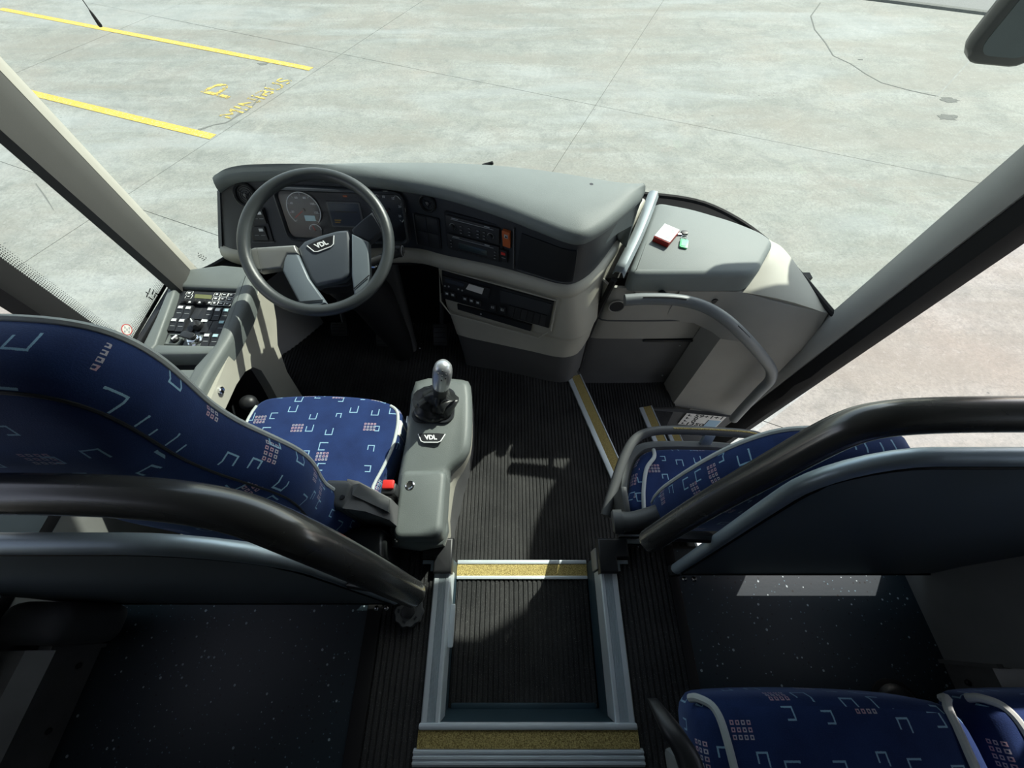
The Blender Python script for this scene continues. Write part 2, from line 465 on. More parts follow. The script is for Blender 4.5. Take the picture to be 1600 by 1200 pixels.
class MB:
    def __init__(s):
        s.v = []
        s.f = []
        s.uv = None

    def add(s, vs_, fs_):
        k = len(s.v)
        s.v += [Vector(p) for p in vs_]
        s.f += [tuple(i + k for i in f) for f in fs_]
        return s

    def box(s, c, d, fr=ID, r=0.0, seg=2):
        if r <= 0:
            x, y, z = [q / 2 for q in d]
            pts = [fr(c[0] + a * x, c[1] + b * y, c[2] + e * z) for a in (-1, 1) for b in (-1, 1) for e in (-1, 1)]
            return s.add(pts, [(0, 1, 3, 2), (4, 6, 7, 5), (0, 4, 5, 1), (2, 3, 7, 6), (0, 2, 6, 4), (1, 5, 7, 3)])
        bm = bmesh.new()
        bmesh.ops.create_cube(bm, size=1)
        for v in bm.verts:
            v.co = Vector((v.co.x * d[0], v.co.y * d[1], v.co.z * d[2]))
        bmesh.ops.bevel(bm, geom=bm.edges[:], offset=min(r, min(d) * 0.49), segments=seg, profile=0.5, affect='EDGES')
        bm.verts.index_update()
        s.add([fr(v.co.x + c[0], v.co.y + c[1], v.co.z + c[2]) for v in bm.verts], [[v.index for v in f.verts] for f in bm.faces])
        bm.free()
        return s

    def loft(s, rings, closed=True, cap0=True, cap1=True):
        n = len(rings[0])
        vs_ = [p for r in rings for p in r]
        fs_ = []
        for i in range(len(rings) - 1):
            for j in range(n if closed else n - 1):
                a, b = i * n + j, i * n + (j + 1) % n
                fs_.append((a, b, b + n, a + n))
        if closed and cap0:
            fs_.append(tuple(reversed(range(n))))
        if closed and cap1:
            fs_.append(tuple((len(rings) - 1) * n + j for j in range(n)))
        return s.add(vs_, fs_)

    def tube(s, path, r, seg=12, caps=True, flat=1.0, closed=False):
        pts = [Vector(p) for p in path]
        n = len(pts)
        rad = r if isinstance(r, (list, tuple)) else [r] * n
        tg = []
        for i in range(n):
            if closed:
                d = pts[(i + 1) % n] - pts[i - 1]
            else:
                d = pts[min(i + 1, n - 1)] - pts[max(i - 1, 0)]
            tg.append(d.normalized())
        up = Vector((0, 0, 1)) if abs(tg[0].z) < 0.9 else Vector((0, 1, 0))
        nr = (up - tg[0] * up.dot(tg[0])).normalized()
        rings = []
        for i in range(n):
            nr = (nr - tg[i] * nr.dot(tg[i])).normalized()
            bn = tg[i].cross(nr)
            rings.append([pts[i] + (nr * math.cos(a) * flat + bn * math.sin(a)) * rad[i] for a in [k * math.tau / seg for k in range(seg)]])
        if closed:
            rings.append(rings[0])
        return s.loft(rings, True, caps and not closed, caps and not closed)

    def lathe(s, prof, fr=ID, seg=24, caps=True):
        rings = [[fr(r * math.cos(a), r * math.sin(a), z) for a in [k * math.tau / seg for k in range(seg)]] for r, z in prof]
        return s.loft(rings, True, caps, caps)

    def prism(s, outline, z0, z1, fr=ID, r=0.0):
        """extrude a 2D outline; r insets the top ring for a soft edge"""
        o2 = [Vector((p[0], p[1])) for p in outline]
        area = sum(o2[i].x * o2[(i + 1) % len(o2)].y - o2[(i + 1) % len(o2)].x * o2[i].y for i in range(len(o2)))
        if area < 0:
            o2.reverse()
        rings = [[fr(p.x, p.y, z0) for p in o2]]
        if r > 0:
            steps = 3
            for k in range(steps + 1):
                a = k / steps * math.pi / 2
                q = inset(o2, r * (1 - math.cos(a)))
                rings.append([fr(p.x, p.y, z1 - r + r * math.sin(a)) for p in q])
        else:
            rings.append([fr(p.x, p.y, z1) for p in o2])
        return s.loft(rings)

    def sheet(s, grid):
        return s.loft(grid, closed=False)

    def thick_sheet(s, grid, t):
        """grid of points, thickened along its own normals by t (towards -normal)"""
        R, C = len(grid), len(grid[0])
        g = [[Vector(p) for p in row] for row in grid]
        back = []
        for i in range(R):
            row = []
            for j in range(C):
                du = g[i][min(j + 1, C - 1)] - g[i][max(j - 1, 0)]
                dv = g[min(i + 1, R - 1)][j] - g[max(i - 1, 0)][j]
                nn = du.cross(dv)
                nn = nn.normalized() if nn.length > 1e-9 else Vector((0, 0, 1))
                row.append(g[i][j] + nn * t)
            back.append(row)
        k = len(s.v)
        vs_ = [p for r_ in g for p in r_] + [p for r_ in back for p in r_]
        N = R * C
        fs_ = []
        for i in range(R - 1):
            for j in range(C - 1):
                a = i * C + j
                fs_.append((a, a + C, a + C + 1, a + 1))
                fs_.append((a + N, a + 1 + N, a + C + 1 + N, a + C + N))
        for j in range(C - 1):
            fs_.append((j, j + 1, j + 1 + N, j + N))
            b = (R - 1) * C + j
            fs_.append((b + 1, b, b + N, b + 1 + N))
        for i in range(R - 1):
            a = i * C
            fs_.append((a + C, a, a + N, a + C + N))
            b = i * C + C - 1
            fs_.append((b, b + C, b + C + N, b + N))
        return s.add(vs_, fs_)

    def ball(s, c, r, seg=16, rings=10, sc=(1, 1, 1), fr=ID):
        pr = []
        for i in range(rings + 1):
            a = math.pi * i / rings - math.pi / 2
            pr.append((max(1e-4, math.cos(a)), math.sin(a)))
        rr = [[fr(c[0] + r * q * math.cos(t) * sc[0], c[1] + r * q * math.sin(t) * sc[1], c[2] + r * z * sc[2]) for t in [k * math.tau / seg for k in range(seg)]] for q, z in pr]
        return s.loft(rr)


def inset(o, d):
    n = len(o)
    if d == 0:
        return list(o)
    out = []
    for i in range(n):
        a, b, c = o[i - 1], o[i], o[(i + 1) % n]
        e1 = (b - a)
        e2 = (c - b)
        if e1.length < 1e-7 or e2.length < 1e-7:
            out.append(b)
            continue
        e1.normalize()
        e2.normalize()
        n1, n2 = Vector((-e1.y, e1.x)), Vector((-e2.y, e2.x))
        m = n1 + n2
        if m.length < 1e-4:
            out.append(b + n1 * d)
            continue
        m.normalize()
        out.append(b + m * d / max(0.35, m.dot(n1)))
    return out


def rrect(w, h, r, n=4, cx=0, cy=0):
    pts = []
    for sx, sy, a0 in ((1, 1, 0), (-1, 1, 90), (-1, -1, 180), (1, -1, 270)):
        for k in range(n + 1):
            a = math.radians(a0 + 90 * k / n)
            pts.append((cx + sx * (w / 2 - r) + r * math.cos(a), cy + sy * (h / 2 - r) + r * math.sin(a)))
    return pts


def crom(pts, n=8, closed=False):
    """Catmull-Rom through points"""
    P_ = [Vector(p) for p in pts]
    out = []
    m = len(P_)
    rng = range(m) if closed else range(m - 1)
    for i in rng:
        p0 = P_[i - 1] if (closed or i > 0) else P_[0] * 2 - P_[1]
        p1, p2 = P_[i], P_[(i + 1) % m]
        p3 = P_[(i + 2) % m] if (closed or i + 2 < m) else P_[-1] * 2 - P_[-2]
        for k in range(n):
            t = k / n
            out.append(0.5 * ((2 * p1) + (p2 - p0) * t + (2 * p0 - 5 * p1 + 4 * p2 - p3) * t * t + (3 * p1 - p0 - 3 * p2 + p3) * t ** 3))
    if not closed:
        out.append(P_[-1])
    return out


def wloc(o):
    return WLOC.get(o.name, Vector((0, 0, 0))) if o else Vector((0, 0, 0))


def thing(name, label, cat, loc, group=None):
    o = bpy.data.objects.new(name, None)
    o.empty_display_size = 0.05
    COL.objects.link(o)
    o.location = loc
    WLOC[o.name] = Vector(loc)
    o['label'] = label
    o['category'] = cat
    if group:
        o['group'] = group
    return o


def obj(name, mb, mat, parent=None, label=None, cat=None, group=None, kind=None, smooth=35, boxuv=False):
    me = bpy.data.meshes.new(name)
    vs_ = mb.v
    lo = [min(p[k] for p in vs_) for k in range(3)]
    hi = [max(p[k] for p in vs_) for k in range(3)]
    o0 = Vector(((lo[0] + hi[0]) / 2, (lo[1] + hi[1]) / 2, lo[2]))
    me.from_pydata([p - o0 for p in vs_], [], mb.f)
    bm = bmesh.new()
    bm.from_mesh(me)
    bmesh.ops.recalc_face_normals(bm, faces=bm.faces[:])
    bm.to_mesh(me)
    bm.free()
    me.materials.append(MATS[mat])
    if smooth:
        for p in me.polygons:
            p.use_smooth = True
        me.set_sharp_from_angle(angle=math.radians(smooth))
    if mb.uv is not None:
        ul = me.uv_layers.new(name='UVMap')
        for l in me.loops:
            ul.data[l.index].uv = mb.uv[l.vertex_index]
    elif boxuv:
        ul = me.uv_layers.new(name='UVMap')
        for p in me.polygons:
            nn = p.normal
            ax = max(range(3), key=lambda k: abs(nn[k]))
            for li in p.loop_indices:
                w = me.vertices[me.loops[li].vertex_index].co + o0
                ul.data[li].uv = ((w.y, w.z), (w.x, w.z), (w.x, w.y))[ax]
    o = bpy.data.objects.new(name, me)
    COL.objects.link(o)
    o.location = o0 - wloc(parent)
    WLOC[o.name] = o0
    if parent:
        o.parent = parent
    if label:
        o['label'] = label
    if cat:
        o['category'] = cat
    if group:
        o['group'] = group
    if kind:
        o['kind'] = kind
    return o


def text_mesh(txt, fr, size, depth=0.0008, width=None, align='CENTER', shear=0.0, bold=0.0):
    cu = bpy.data.curves.new('lettering', 'FONT')
    cu.body = txt
    cu.size = size
    cu.align_x = align
    cu.align_y = 'CENTER'
    cu.extrude = depth / 2
    cu.shear = shear
    cu.offset = bold
    cu.resolution_u = 3
    tmp = bpy.data.objects.new('lettering', cu)
    COL.objects.link(tmp)
    dg = bpy.context.evaluated_depsgraph_get()
    ev = tmp.evaluated_get(dg)
    me = ev.to_mesh()
    vs_ = [v.co.copy() for v in me.vertices]
    fs_ = [tuple(p.vertices) for p in me.polygons]
    ev.to_mesh_clear()
    bpy.data.objects.remove(tmp)
    bpy.data.curves.remove(cu)
    mb = MB()
    if vs_:
        w = max(v.x for v in vs_) - min(v.x for v in vs_)
        k = (width / w) if width else 1.0
        mb.add([fr(v.x * k, v.y, v.z + depth / 2) for v in vs_], fs_)
    return mb


def roundpoly(pts, r, n=5):
    """fillet the corners of a plan polygon"""
    P_ = [Vector((p[0], p[1])) for p in pts]
    out = []
    for i, b in enumerate(P_):
        a, c = P_[i - 1], P_[(i + 1) % len(P_)]
        u, w = (a - b), (c - b)
        rr = min(r, u.length * 0.45, w.length * 0.45)
        p0, p1 = b + u.normalized() * rr, b + w.normalized() * rr
        for k in range(n + 1):
            t = k / n
            out.append(p0 * (1 - t) ** 2 + b * 2 * t * (1 - t) + p1 * t * t)
    return out


def bil(q, u, v):
    a = Vector(q[0]).lerp(Vector(q[1]), u)
    b = Vector(q[3]).lerp(Vector(q[2]), u)
    return a.lerp(b, v)

# ================================================================== OUTSIDE GROUND
GZ = -1.2
E1 = Vector((0.919, -0.394))
E2 = Vector((0.394, 0.919))


def g2(a, b):
    p = E1 * a + E2 * b
    return (p.x, p.y)


ground = thing('ground', 'pale weathered concrete yard laid in large slabs', 'ground', (0, 6, GZ - 0.1))
del ground['category']
ground['kind'] = 'structure'
mb = MB().prism([g2(-32, -16), g2(32, -16), g2(32, 12.4), g2(-32, 12.4)], GZ - 0.1, GZ - 0.012)
obj('joint_bed', mb, 'joint_fill', ground, smooth=0)
e1s = [-31, -22.6, -18.3, -14.0, -9.95, -5.72, -1.39, 11.8, 16.2, 30]
e2s = [-15, -10.6, -6.4, -2.2, 2.0, 6.25, 12.35]
for i in range(len(e1s) - 1):
    for j in range(len(e2s) - 1):
        a0, a1, b0, b1 = e1s[i] + 0.0035, e1s[i + 1] - 0.0035, e2s[j] + 0.0035, e2s[j + 1] - 0.0035
        dz = random.uniform(-0.002, 0.0)
        obj('slab', MB().prism([g2(a0, b0), g2(a1, b0), g2(a1, b1), g2(a0, b1)], GZ - 0.08, GZ + dz), 'concrete', ground, smooth=0)
obj('kerb', MB().prism([g2(-32, 12.4), g2(40, 12.4), g2(40, 12.53), g2(-32, 12.53)], GZ - 0.1, GZ + 0.03), 'crack_fill', ground, smooth=0)
obj('asphalt_road', MB().prism([g2(-32, 12.53), g2(60, 12.53), g2(60, 70), g2(-32, 70)], GZ - 0.1, GZ - 0.01), 'asphalt', ground, smooth=0)


def ribbon(path, w, z, t=0.003):
    m_ = MB()
    P2 = [Vector((p[0], p[1])) for p in path]
    L, R = [], []
    for i, p in enumerate(P2):
        d = (P2[min(i + 1, len(P2) - 1)] - P2[max(i - 1, 0)]).normalized()
        ww = w[i] if isinstance(w, list) else w
        nrm = Vector((-d.y, d.x)) * ww / 2
        L.append(p + nrm)
        R.append(p - nrm)
    rings = [[(L[i].x, L[i].y, z), (R[i].x, R[i].y, z), (R[i].x, R[i].y, z + t), (L[i].x, L[i].y, z + t)] for i in range(len(P2))]
    m_.loft(rings)
    return m_


obj('crack', ribbon([(5.9963, 10.3314, -1.2), (5.5409, 9.6401, -1.2), (5.364, 9.0099, -1.2), (5.3215, 8.4331, -1.2), (5.2405, 7.9274, -1.2), (5.3969, 7.6192, -1.2), (5.4659, 7.2819, -1.2), (5.5701, 6.9834, -1.2), (5.8687, 6.7393, -1.2), (6.1682, 6.5628, -1.2)], 0.022, GZ - 0.001, 0.002), 'crack_fill', ground, smooth=0)  # crack path and most literal coordinates below were unprojected from image pixels, then baked
obj('crack', ribbon([(-3.71, 6.9627, -1.2), (-3.6509, 6.7194, -1.2), (-3.6699, 6.2989, -1.2), (-3.7073, 6.1179, -1.2), (-3.7804, 6.0472, -1.2), (-3.8414, 5.8744, -1.2), (-3.8861, 5.8069, -1.2), (-4.0228, 5.7568, -1.2), (-4.1764, 5.6255, -1.2)], [0.006, 0.01, 0.018, 0.03, 0.05, 0.025, 0.03, 0.02, 0.05], GZ - 0.001, 0.002), 'crack_fill', ground, smooth=0)
obj('crack', ribbon([(-5.5973, 4.4242, -1.2), (-5.3501, 4.1906, -1.2), (-5.0949, 3.9347, -1.2)], [0.012, 0.016, 0.006], GZ - 0.001, 0.002), 'crack_fill', ground, smooth=0)
obj('crack', ribbon([(6.1868, 6.5628, -1.2), (7.4729, 7.8549, -1.2), (9.2547, 9.6401, -1.2)], 0.02, GZ - 0.001, 0.002), 'joint_fill', ground, smooth=0)
for c, w_ in (((6.2983, 6.4482, -1.2), 0.17), ((5.9764, 5.9601, -1.2), 0.19), ((-3.9713, 7.6192, -1.2), 0.1), ((5.624, 7.7832, -1.2), 0.05)):
    ol = []
    for k in range(18):
        a = k * math.tau / 18
        r_ = w_ * random.uniform(0.5, 1.0)
        ol.append((c[0] + r_ * math.cos(a), c[1] + 0.55 * r_ * math.sin(a)))
    obj('repair_patch', MB().prism(ol, GZ - 0.002, GZ + 0.001), 'crack_fill', ground, smooth=0)

ln = ribbon([(-9.7277, 9.994, -1.2), (-9.5387, 9.9284, -1.2), (-6.034, 8.5659, -1.2), (-3.4224, 7.5502, -1.2), (-3.1498, 7.4369, -1.2)], 0.115, GZ, 0.003)
o = obj('parking_line', ln, 'yellow_paint', None, 'far yellow parking line with a worn broken end, beyond the painted letters', 'line', 'yellow parking lines')
ln = ribbon([(-7.2896, 6.7592, -1.2), (-7.0074, 6.6405, -1.2), (-5.2897, 5.9774, -1.2), (-3.9123, 5.4503, -1.2)], 0.125, GZ, 0.003)
o = obj('parking_line', ln, 'yellow_paint', None, 'near yellow parking line passing behind the left windscreen pillar', 'line', 'yellow parking lines')
rd_ = Vector((0.40, 0.916, 0)).normalized()
up_ = Vector((-0.95, 0.31, 0))
c0 = Vector((-3.6652, 6.5052, -1.2))
fr = Fr((c0.x, c0.y, GZ), rd_, up_)
obj('painted_word', text_mesh('MINIBUS', fr, 0.36, 0.003, width=1.25), 'worn_yellow_paint', None, 'worn yellow stencilled word painted across the end of the parking bay', 'lettering', smooth=0)
c0 = Vector((-4.2566, 6.6996, -1.2))
fr = Fr((c0.x, c0.y, GZ), rd_, up_)
obj('painted_letter', text_mesh('P', fr, 0.75, 0.003, width=0.34), 'worn_yellow_paint', None, 'single worn yellow letter inside the parking bay', 'lettering', smooth=0)

# ================================================================== BUS SHELL
def struct(name, mb, mat, label=None, smooth=35, parent=None):
    return obj(name, mb, mat, parent, label, None, None, 'structure' if parent is None else None, smooth)


def ribbed(xa, xb, y0f, y1f, z, pitch=0.0145, h=0.0035, thick=0.02, shear=0.0):
    """corrugated carpet, ribs along Y"""
    m_ = MB()
    n = max(1, round((xb - xa) / pitch))
    p = (xb - xa) / n
    prof = []
    for i in range(n):
        x = xa + i * p
        prof += [(x, 0), (x + 0.22 * p, 0), (x + 0.36 * p, h), (x + 0.84 * p, h)]
    prof.append((xb, 0))
    R0 = [(x + shear * (y0f(x)), y0f(x), z + dz - h) for x, dz in prof]
    R1 = [(x + shear * (y1f(x)), y1f(x), z + dz - h) for x, dz in prof]
    m_.sheet([R0, R1])
    B0 = [(q[0], q[1], z - thick) for q in R0]
    B1 = [(q[0], q[1], z - thick) for q in R1]
    m_.sheet([B0, R0])
    m_.sheet([R1, B1])
    m_.add([R0[0], R1[0], B1[0], B0[0], R0[-1], R1[-1], B1[-1], B0[-1]], [(0, 1, 2, 3), (7, 6, 5, 4), (3, 2, 6, 7)])
    return m_


# driver floor
DR = Vector((0.2835, -0.959, 0))          # direction of the entrance step edge
DN = Vector((0.959, 0.2835, 0))
A0 = Vector((0.258, 0.985, 0))


def xe(x):
    return 1.32 if x < A0.x else max(0.2, A0.y - (x - A0.x) / 0.2956)


floor = struct('floor', ribbed(-1.12, 0.50, lambda x: 0.175, lambda x: xe(x), 0.0), 'carpet', 'black ribbed carpet on the driver area floor', 20)
struct('floor', MB().prism([(-1.14, 0.17), (0.50, 0.17), (0.27, 0.95), (0.25, 1.34), (-1.14, 1.34)], -0.06, -0.018), 'underbody', 'dark floor pan under the driver area carpet', 0)


def edge_strip(o, d, nrm, length, w0, w1, z0, z1, mat, parent, name):
    q = [o + nrm * w0, o + nrm * w1, o + nrm * w1 + d * length, o + nrm * w0 + d * length]
    return obj(name, MB().prism([(p.x, p.y) for p in q], z0, z1, r=0.002), mat, parent, smooth=40)


def nosing(name, label, o, d, nrm, length, z, wa=0.022, wg=0.040, drop=0.03):
    t_ = struct(name, MB().prism([(p.x, p.y) for p in (o, o + nrm * wa, o + nrm * wa + d * length, o + d * length)], z - 0.01, z + 0.007, r=0.002), 'aluminium', label)
    edge_strip(o, d, nrm, length, wa, wa + wg, z - 0.01, z + 0.005, 'gold_grit', t_, 'grit_strip')
    edge_strip(o, d, nrm, length, wa + wg, wa + wg + 0.006, z - drop, z + 0.007, 'aluminium', t_, 'edge_lip')
    return t_


nosing('trim_1', 'gold grit nosing with metal edge along the entrance stair beside the driver floor', A0, DR, DN, 0.82, 0.0)
# first entrance step
D2 = Vector((0.205, -0.979, 0))
N2v = Vector((0.979, 0.205, 0))
S2 = Vector((0.640, 0.93, 0))
q0 = A0 + DN * 0.06
st1 = struct('floor', ribbed(0.30, 0.83, lambda x: 0.12 if x < .665 else 0.935, lambda x: 1.12, -0.2), 'carpet', 'black ribbed carpet on the upper entrance step', 20)
struct('wall_stair_riser', MB().prism([(p.x, p.y) for p in (q0 - DR * 0.05, q0 + DN * 0.01 - DR * 0.05, q0 + DN * 0.01 + DR * 0.82, q0 + DR * 0.82)], -0.22, -0.005), 'lower_grey', 'dark riser of the upper entrance step', 0)
nosing('trim_2', 'gold grit nosing on the middle entrance step', S2, D2, N2v, 0.75, -0.2)
st2 = struct('floor', ribbed(0.69, 0.90, lambda x: 0.12, lambda x: 0.95, -0.4), 'carpet', 'black ribbed carpet on the lower entrance step', 20)
struct('wall_stair_riser', MB().prism([(0.695, 0.93), (0.705, 0.93), (0.86, 0.15), (0.85, 0.15)], -0.42, -0.205), 'lower_grey', 'dark riser of the lower entrance step', 0)
nosing('trim_3', 'gold grit nosing on the lowest entrance step', Vector((0.835, 0.89, 0)), D2, N2v, 0.72, -0.4)
struct('floor', ribbed(0.88, 1.14, lambda x: 0.10, lambda x: 0.92, -0.62), 'carpet', 'black ribbed carpet inside the entrance door', 20)
struct('wall_stair_riser', MB().prism([(0.90, 0.9), (0.91, 0.9), (1.03, 0.15), (1.02, 0.15)], -0.63, -0.405), 'lower_grey', 'dark riser inside the entrance door', 0)

# raised passenger platforms and the central step
PZ = 0.38
struct('floor', ribbed(-0.175, 0.238, lambda x: -0.200, lambda x: 0.122, 0.18), 'carpet', 'black ribbed carpet on the sunken aisle step', 20)
struct('floor', MB().box((0.03, -0.03, 0.08), (0.46, 0.40, 0.15)), 'underbody', 'dark support block under the sunken aisle step', 0)
nz = struct('trim_4', MB().box((0.032, 0.124, 0.179), (0.416, 0.010, 0.014), r=0.002), 'aluminium', 'gold grit nosing with bright metal edges across the front of the aisle step')
obj('edge_lip', MB().box((0.032, 0.169, 0.172), (0.416, 0.012, 0.030), r=0.002), 'aluminium', nz)
obj('grit_strip', MB().box((0.032, 0.146, 0.178), (0.416, 0.034, 0.012)), 'gold_grit', nz)
struct('wall_step_riser', MB().box((0.032, 0.162, 0.08), (0.42, 0.012, 0.16)), 'vinyl_blue', 'blue vinyl riser below the aisle step', 0)
wl_ = struct('wall_step_left', MB().box((-0.186, -0.02, 0.27), (0.018, 0.37, 0.19)), 'vinyl_riser_lit', 'blue vinyl side of the sunken aisle step, driver side', 0)
wr_ = struct('wall_step_right', MB().box((0.250, -0.02, 0.27), (0.018, 0.37, 0.19)), 'vinyl_riser_lit', 'blue vinyl side of the sunken aisle step, door side', 0)
wb_ = struct('wall_step_back', MB().box((0.032, -0.209, 0.27), (0.455, 0.014, 0.21)), 'vinyl_riser_lit', 'blue vinyl riser at the back of the sunken aisle step', 0)
obj('grime_ledge', MB().box((0.032, -0.196, 0.183), (0.40, 0.014, 0.010), r=0.003), 'vinyl_riser_lit', wb_)
obj('strip_lamp', MB().box((-0.1615, -0.005, 0.335), (0.014, 0.10, 0.012), r=0.003), 'aluminium', wl_)

# aluminium rails either side of the sunken step
def rail(x0, x1, label, name):
    m_ = MB()
    s_ = 1 if x1 > x0 else -1
    w = abs(x1 - x0)
    prof = [(0, 0.30), (0, PZ + 0.004), (0.003, PZ + 0.008)]
    n = 7
    a, b = 0.010, w - 0.014
    for k in range(n):
        q = a + (b - a) * k / n
        p = (b - a) / n
        prof += [(q, PZ + 0.008), (q + 0.3 * p, PZ + 0.0035), (q + 0.6 * p, PZ + 0.0035), (q + 0.9 * p, PZ + 0.008)]
    prof += [(w - 0.003, PZ + 0.008), (w, PZ + 0.005), (w, PZ - 0.01), (0.004, PZ - 0.01), (0.004, 0.30)]
    m_.loft([[(x0 + s_ * px, y, pz) for px, pz in prof] for y in (-0.199, 0.125)])
    return struct(name, m_, 'aluminium', label, 25)


rail(-0.168, -0.212, 'ribbed aluminium rail on the driver side of the aisle step', 'trim_5')
rail(0.240, 0.286, 'ribbed aluminium rail on the door side of the aisle step', 'trim_6')

# upper nosing at the aisle edge
un = struct('trim_7', MB().box((0.037, -0.2045, PZ + 0.003), (0.505, 0.013, 0.018), r=0.004), 'aluminium', 'wide gold grit nosing across the aisle behind the sunken step')
obj('grit_strip', MB().box((0.037, -0.227, PZ + 0.002), (0.505, 0.033, 0.010)), 'gold_grit', un)
obj('foot_plate', MB().box((0.037, -0.259, PZ + 0.001), (0.520, 0.032, 0.010), r=0.002), 'aluminium', un)
for k in range(3):
    obj('groove_rib', MB().box((0.037, -0.249 - 0.0095 * k, PZ + 0.007), (0.520, 0.004, 0.003)), 'aluminium', un)

struct('floor', ribbed(-0.343, -0.214, lambda x: -0.9, lambda x: 0.195, PZ), 'carpet', 'black ribbed carpet strip beside the driver side rail', 20)
struct('floor', ribbed(0.288, 0.430, lambda x: -0.9, lambda x: 0.195, PZ), 'carpet', 'black ribbed carpet strip beside the door side rail', 20)
struct('floor', ribbed(-0.213, 0.287, lambda x: -2.4, lambda x: -0.276, PZ), 'carpet', 'black ribbed carpet along the passenger aisle', 20)
struct('floor', MB().box((-0.745, -1.1, PZ - 0.012), (0.73, 2.6, 0.024)), 'vinyl_blue', 'speckled dark blue vinyl floor behind the driver', 0)
struct('floor', MB().box((0.795, -1.12, PZ - 0.012), (0.69, 2.6, 0.024)), 'vinyl_blue', 'speckled dark blue vinyl floor behind the entrance', 0)
struct('trim_8', MB().box((-0.361, -1.1, PZ - 0.004), (0.038, 2.58, 0.016), r=0.004), 'rubber', 'black rubber edge strip along the driver side vinyl floor')
struct('trim_9', MB().box((0.442, -1.1, PZ - 0.004), (0.026, 2.58, 0.016), r=0.004), 'rubber', 'black rubber edge strip along the door side vinyl floor')
struct('wall_platform_left', MB().box((-0.66, -1.1, 0.17), (0.90, 2.58, 0.37)), 'underbody', 'dark platform carrying the seats behind the driver', 0)
struct('wall_platform_right', MB().box((0.71, -1.1, 0.17), (0.84, 2.58, 0.37)), 'underbody', 'dark platform carrying the seats behind the entrance', 0)
struct('wall_platform_left', MB().box((-0.28, 0.19, 0.19), (0.135, 0.012, 0.38)), 'vinyl_blue', 'blue vinyl front of the platform beside the gear console', 0)
struct('wall_platform_right', MB().box((0.36, 0.19, 0.19), (0.145, 0.012, 0.38)), 'vinyl_blue', 'blue vinyl front of the platform beside the folding seat', 0)
# metal sills at the front of the carpet strips
struct('trim_10', MB().box((-0.285, 0.199, PZ - 0.002), (0.12, 0.012, 0.012), r=0.003), 'alu_trim', 'thin metal sill at the front of the driver side carpet strip')
struct('trim_11', MB().box((0.365, 0.199, PZ - 0.002), (0.13, 0.012, 0.012), r=0.003), 'alu_trim', 'thin metal sill at the front of the door side carpet strip')


def corner_cap(sx, x_in, label):
    """black plastic L cap over the rail end; sx=+1: long leg points to +x"""
    w = 0.085
    t_ = thing('corner_cap', label, 'corner cap', (x_in + sx * 0.04, 0.16, PZ), 'black corner caps on the aisle step rails')
    ol = [(0, 0.115), (0.050, 0.115), (0.050, 0.153), (w, 0.153), (w, 0.205), (0, 0.205)]
    obj('cap_shell', MB().prism([(x_in + sx * px, py) for px, py in ol], PZ - 0.012, PZ + 0.026, r=0.007), 'black_plastic', t_)
    ol = [(0.052, 0.122), (0.052, 0.150), (w - 0.002, 0.150), (w - 0.002, 0.140), (0.060, 0.140), (0.060, 0.122)]
    obj('cap_flange', MB().prism([(x_in + sx * px, py) for px, py in ol], PZ - 0.006, PZ + 0.004, r=0.001), 'alu_trim', t_)
    if sx > 0:
      obj('cap_skirt', MB().box((x_in - sx * 0.002, 0.155, PZ - 0.035), (0.005, 0.055, 0.07), r=0.002), 'greige', t_)
    return t_


corner_cap(-1, -0.164, 'black L shaped corner cap next to the gear console armrest')
corner_cap(1, 0.238, 'black L shaped corner cap next to the folding seat')

# walls, ceiling, windows
BASE = [(0.03, 1.60), (0.30, 1.585), (0.566, 1.546), (0.722, 1.515), (0.864, 1.452), (0.970, 1.375), (1.045, 1.262), (1.094, 1.12), (1.128, 0.965), (1.150, 0.885)]
left_half = [(-1.155, 1.065), (-1.085, 1.125)] + [(0.06 - x, y) for x, y in reversed(BASE[1:7])]
WS = crom([(x, y, 0) for x, y in left_half + BASE], 4)
rows = []
for k in range(9):
    t = k / 8
    z = 0.50 + (2.12 - 0.50) * t
    lean = -0.10 * t * t
    rows.append([(p.x, p.y + lean * (1 if p.y > 1.2 else max(0.3, (p.y - 0.9) / 0.3)), z) for p in WS])
struct('window_1', MB().sheet(rows), 'windscreen_glass', 'large curved windscreen with a faint green tint', 80)
# rubber along the windscreen base and body front below it
lowr = [[(p.x, p.y + 0.012, z) for p in WS] for z in (0.545, 0.50)]
def zb(p):
    t = max(0.0, min(1.0, (1.10 - p.x) / 0.34))
    return 0.506 + 0.052 * t * t * (3 - 2 * t)


struct('trim_12', MB().tube([(p.x, p.y + 0.003, zb(p)) for p in WS], 0.011, 8), 'rubber', 'black rubber seal along the windscreen base')
WSL = [p for p in WS if p.y > 1.085 and -1.12 < p.x < 1.0]
struct('trim_19', MB().loft([[(p.x, p.y - 0.004, zb(p)) for p in WSL], [(0.03 + (p.x - 0.03) * 0.93, p.y - 0.12, zb(p) - 0.004) for p in WSL], [(0.03 + (p.x - 0.03) * 0.93, p.y - 0.12, 0.49) for p in WSL]], closed=False), 'matte_black', 'black ledge between dashboard and windscreen', 60)
struct('wall_front', MB().sheet([[(p.x, p.y + 0.02, 0.515) for p in WS], [(p.x, p.y + 0.03, 0.2) for p in WS], [(p.x, p.y + 0.02, -0.9) for p in WS]]), 'body_white', 'white outer body panel below the windscreen', 60)
struct('ceiling', MB().box((0.03, -0.55, 2.24), (2.46, 4.1, 0.10), r=0.03), 'ceiling_grey', 'light grey ceiling of the bus')
struct('wall_header', MB().sheet([[(p.x, p.y - 0.10 if p.y > 1.2 else p.y - 0.04, z) for p in WS] for z in (2.08, 2.3)]), 'ceiling_grey', 'grey header above the windscreen', 60)

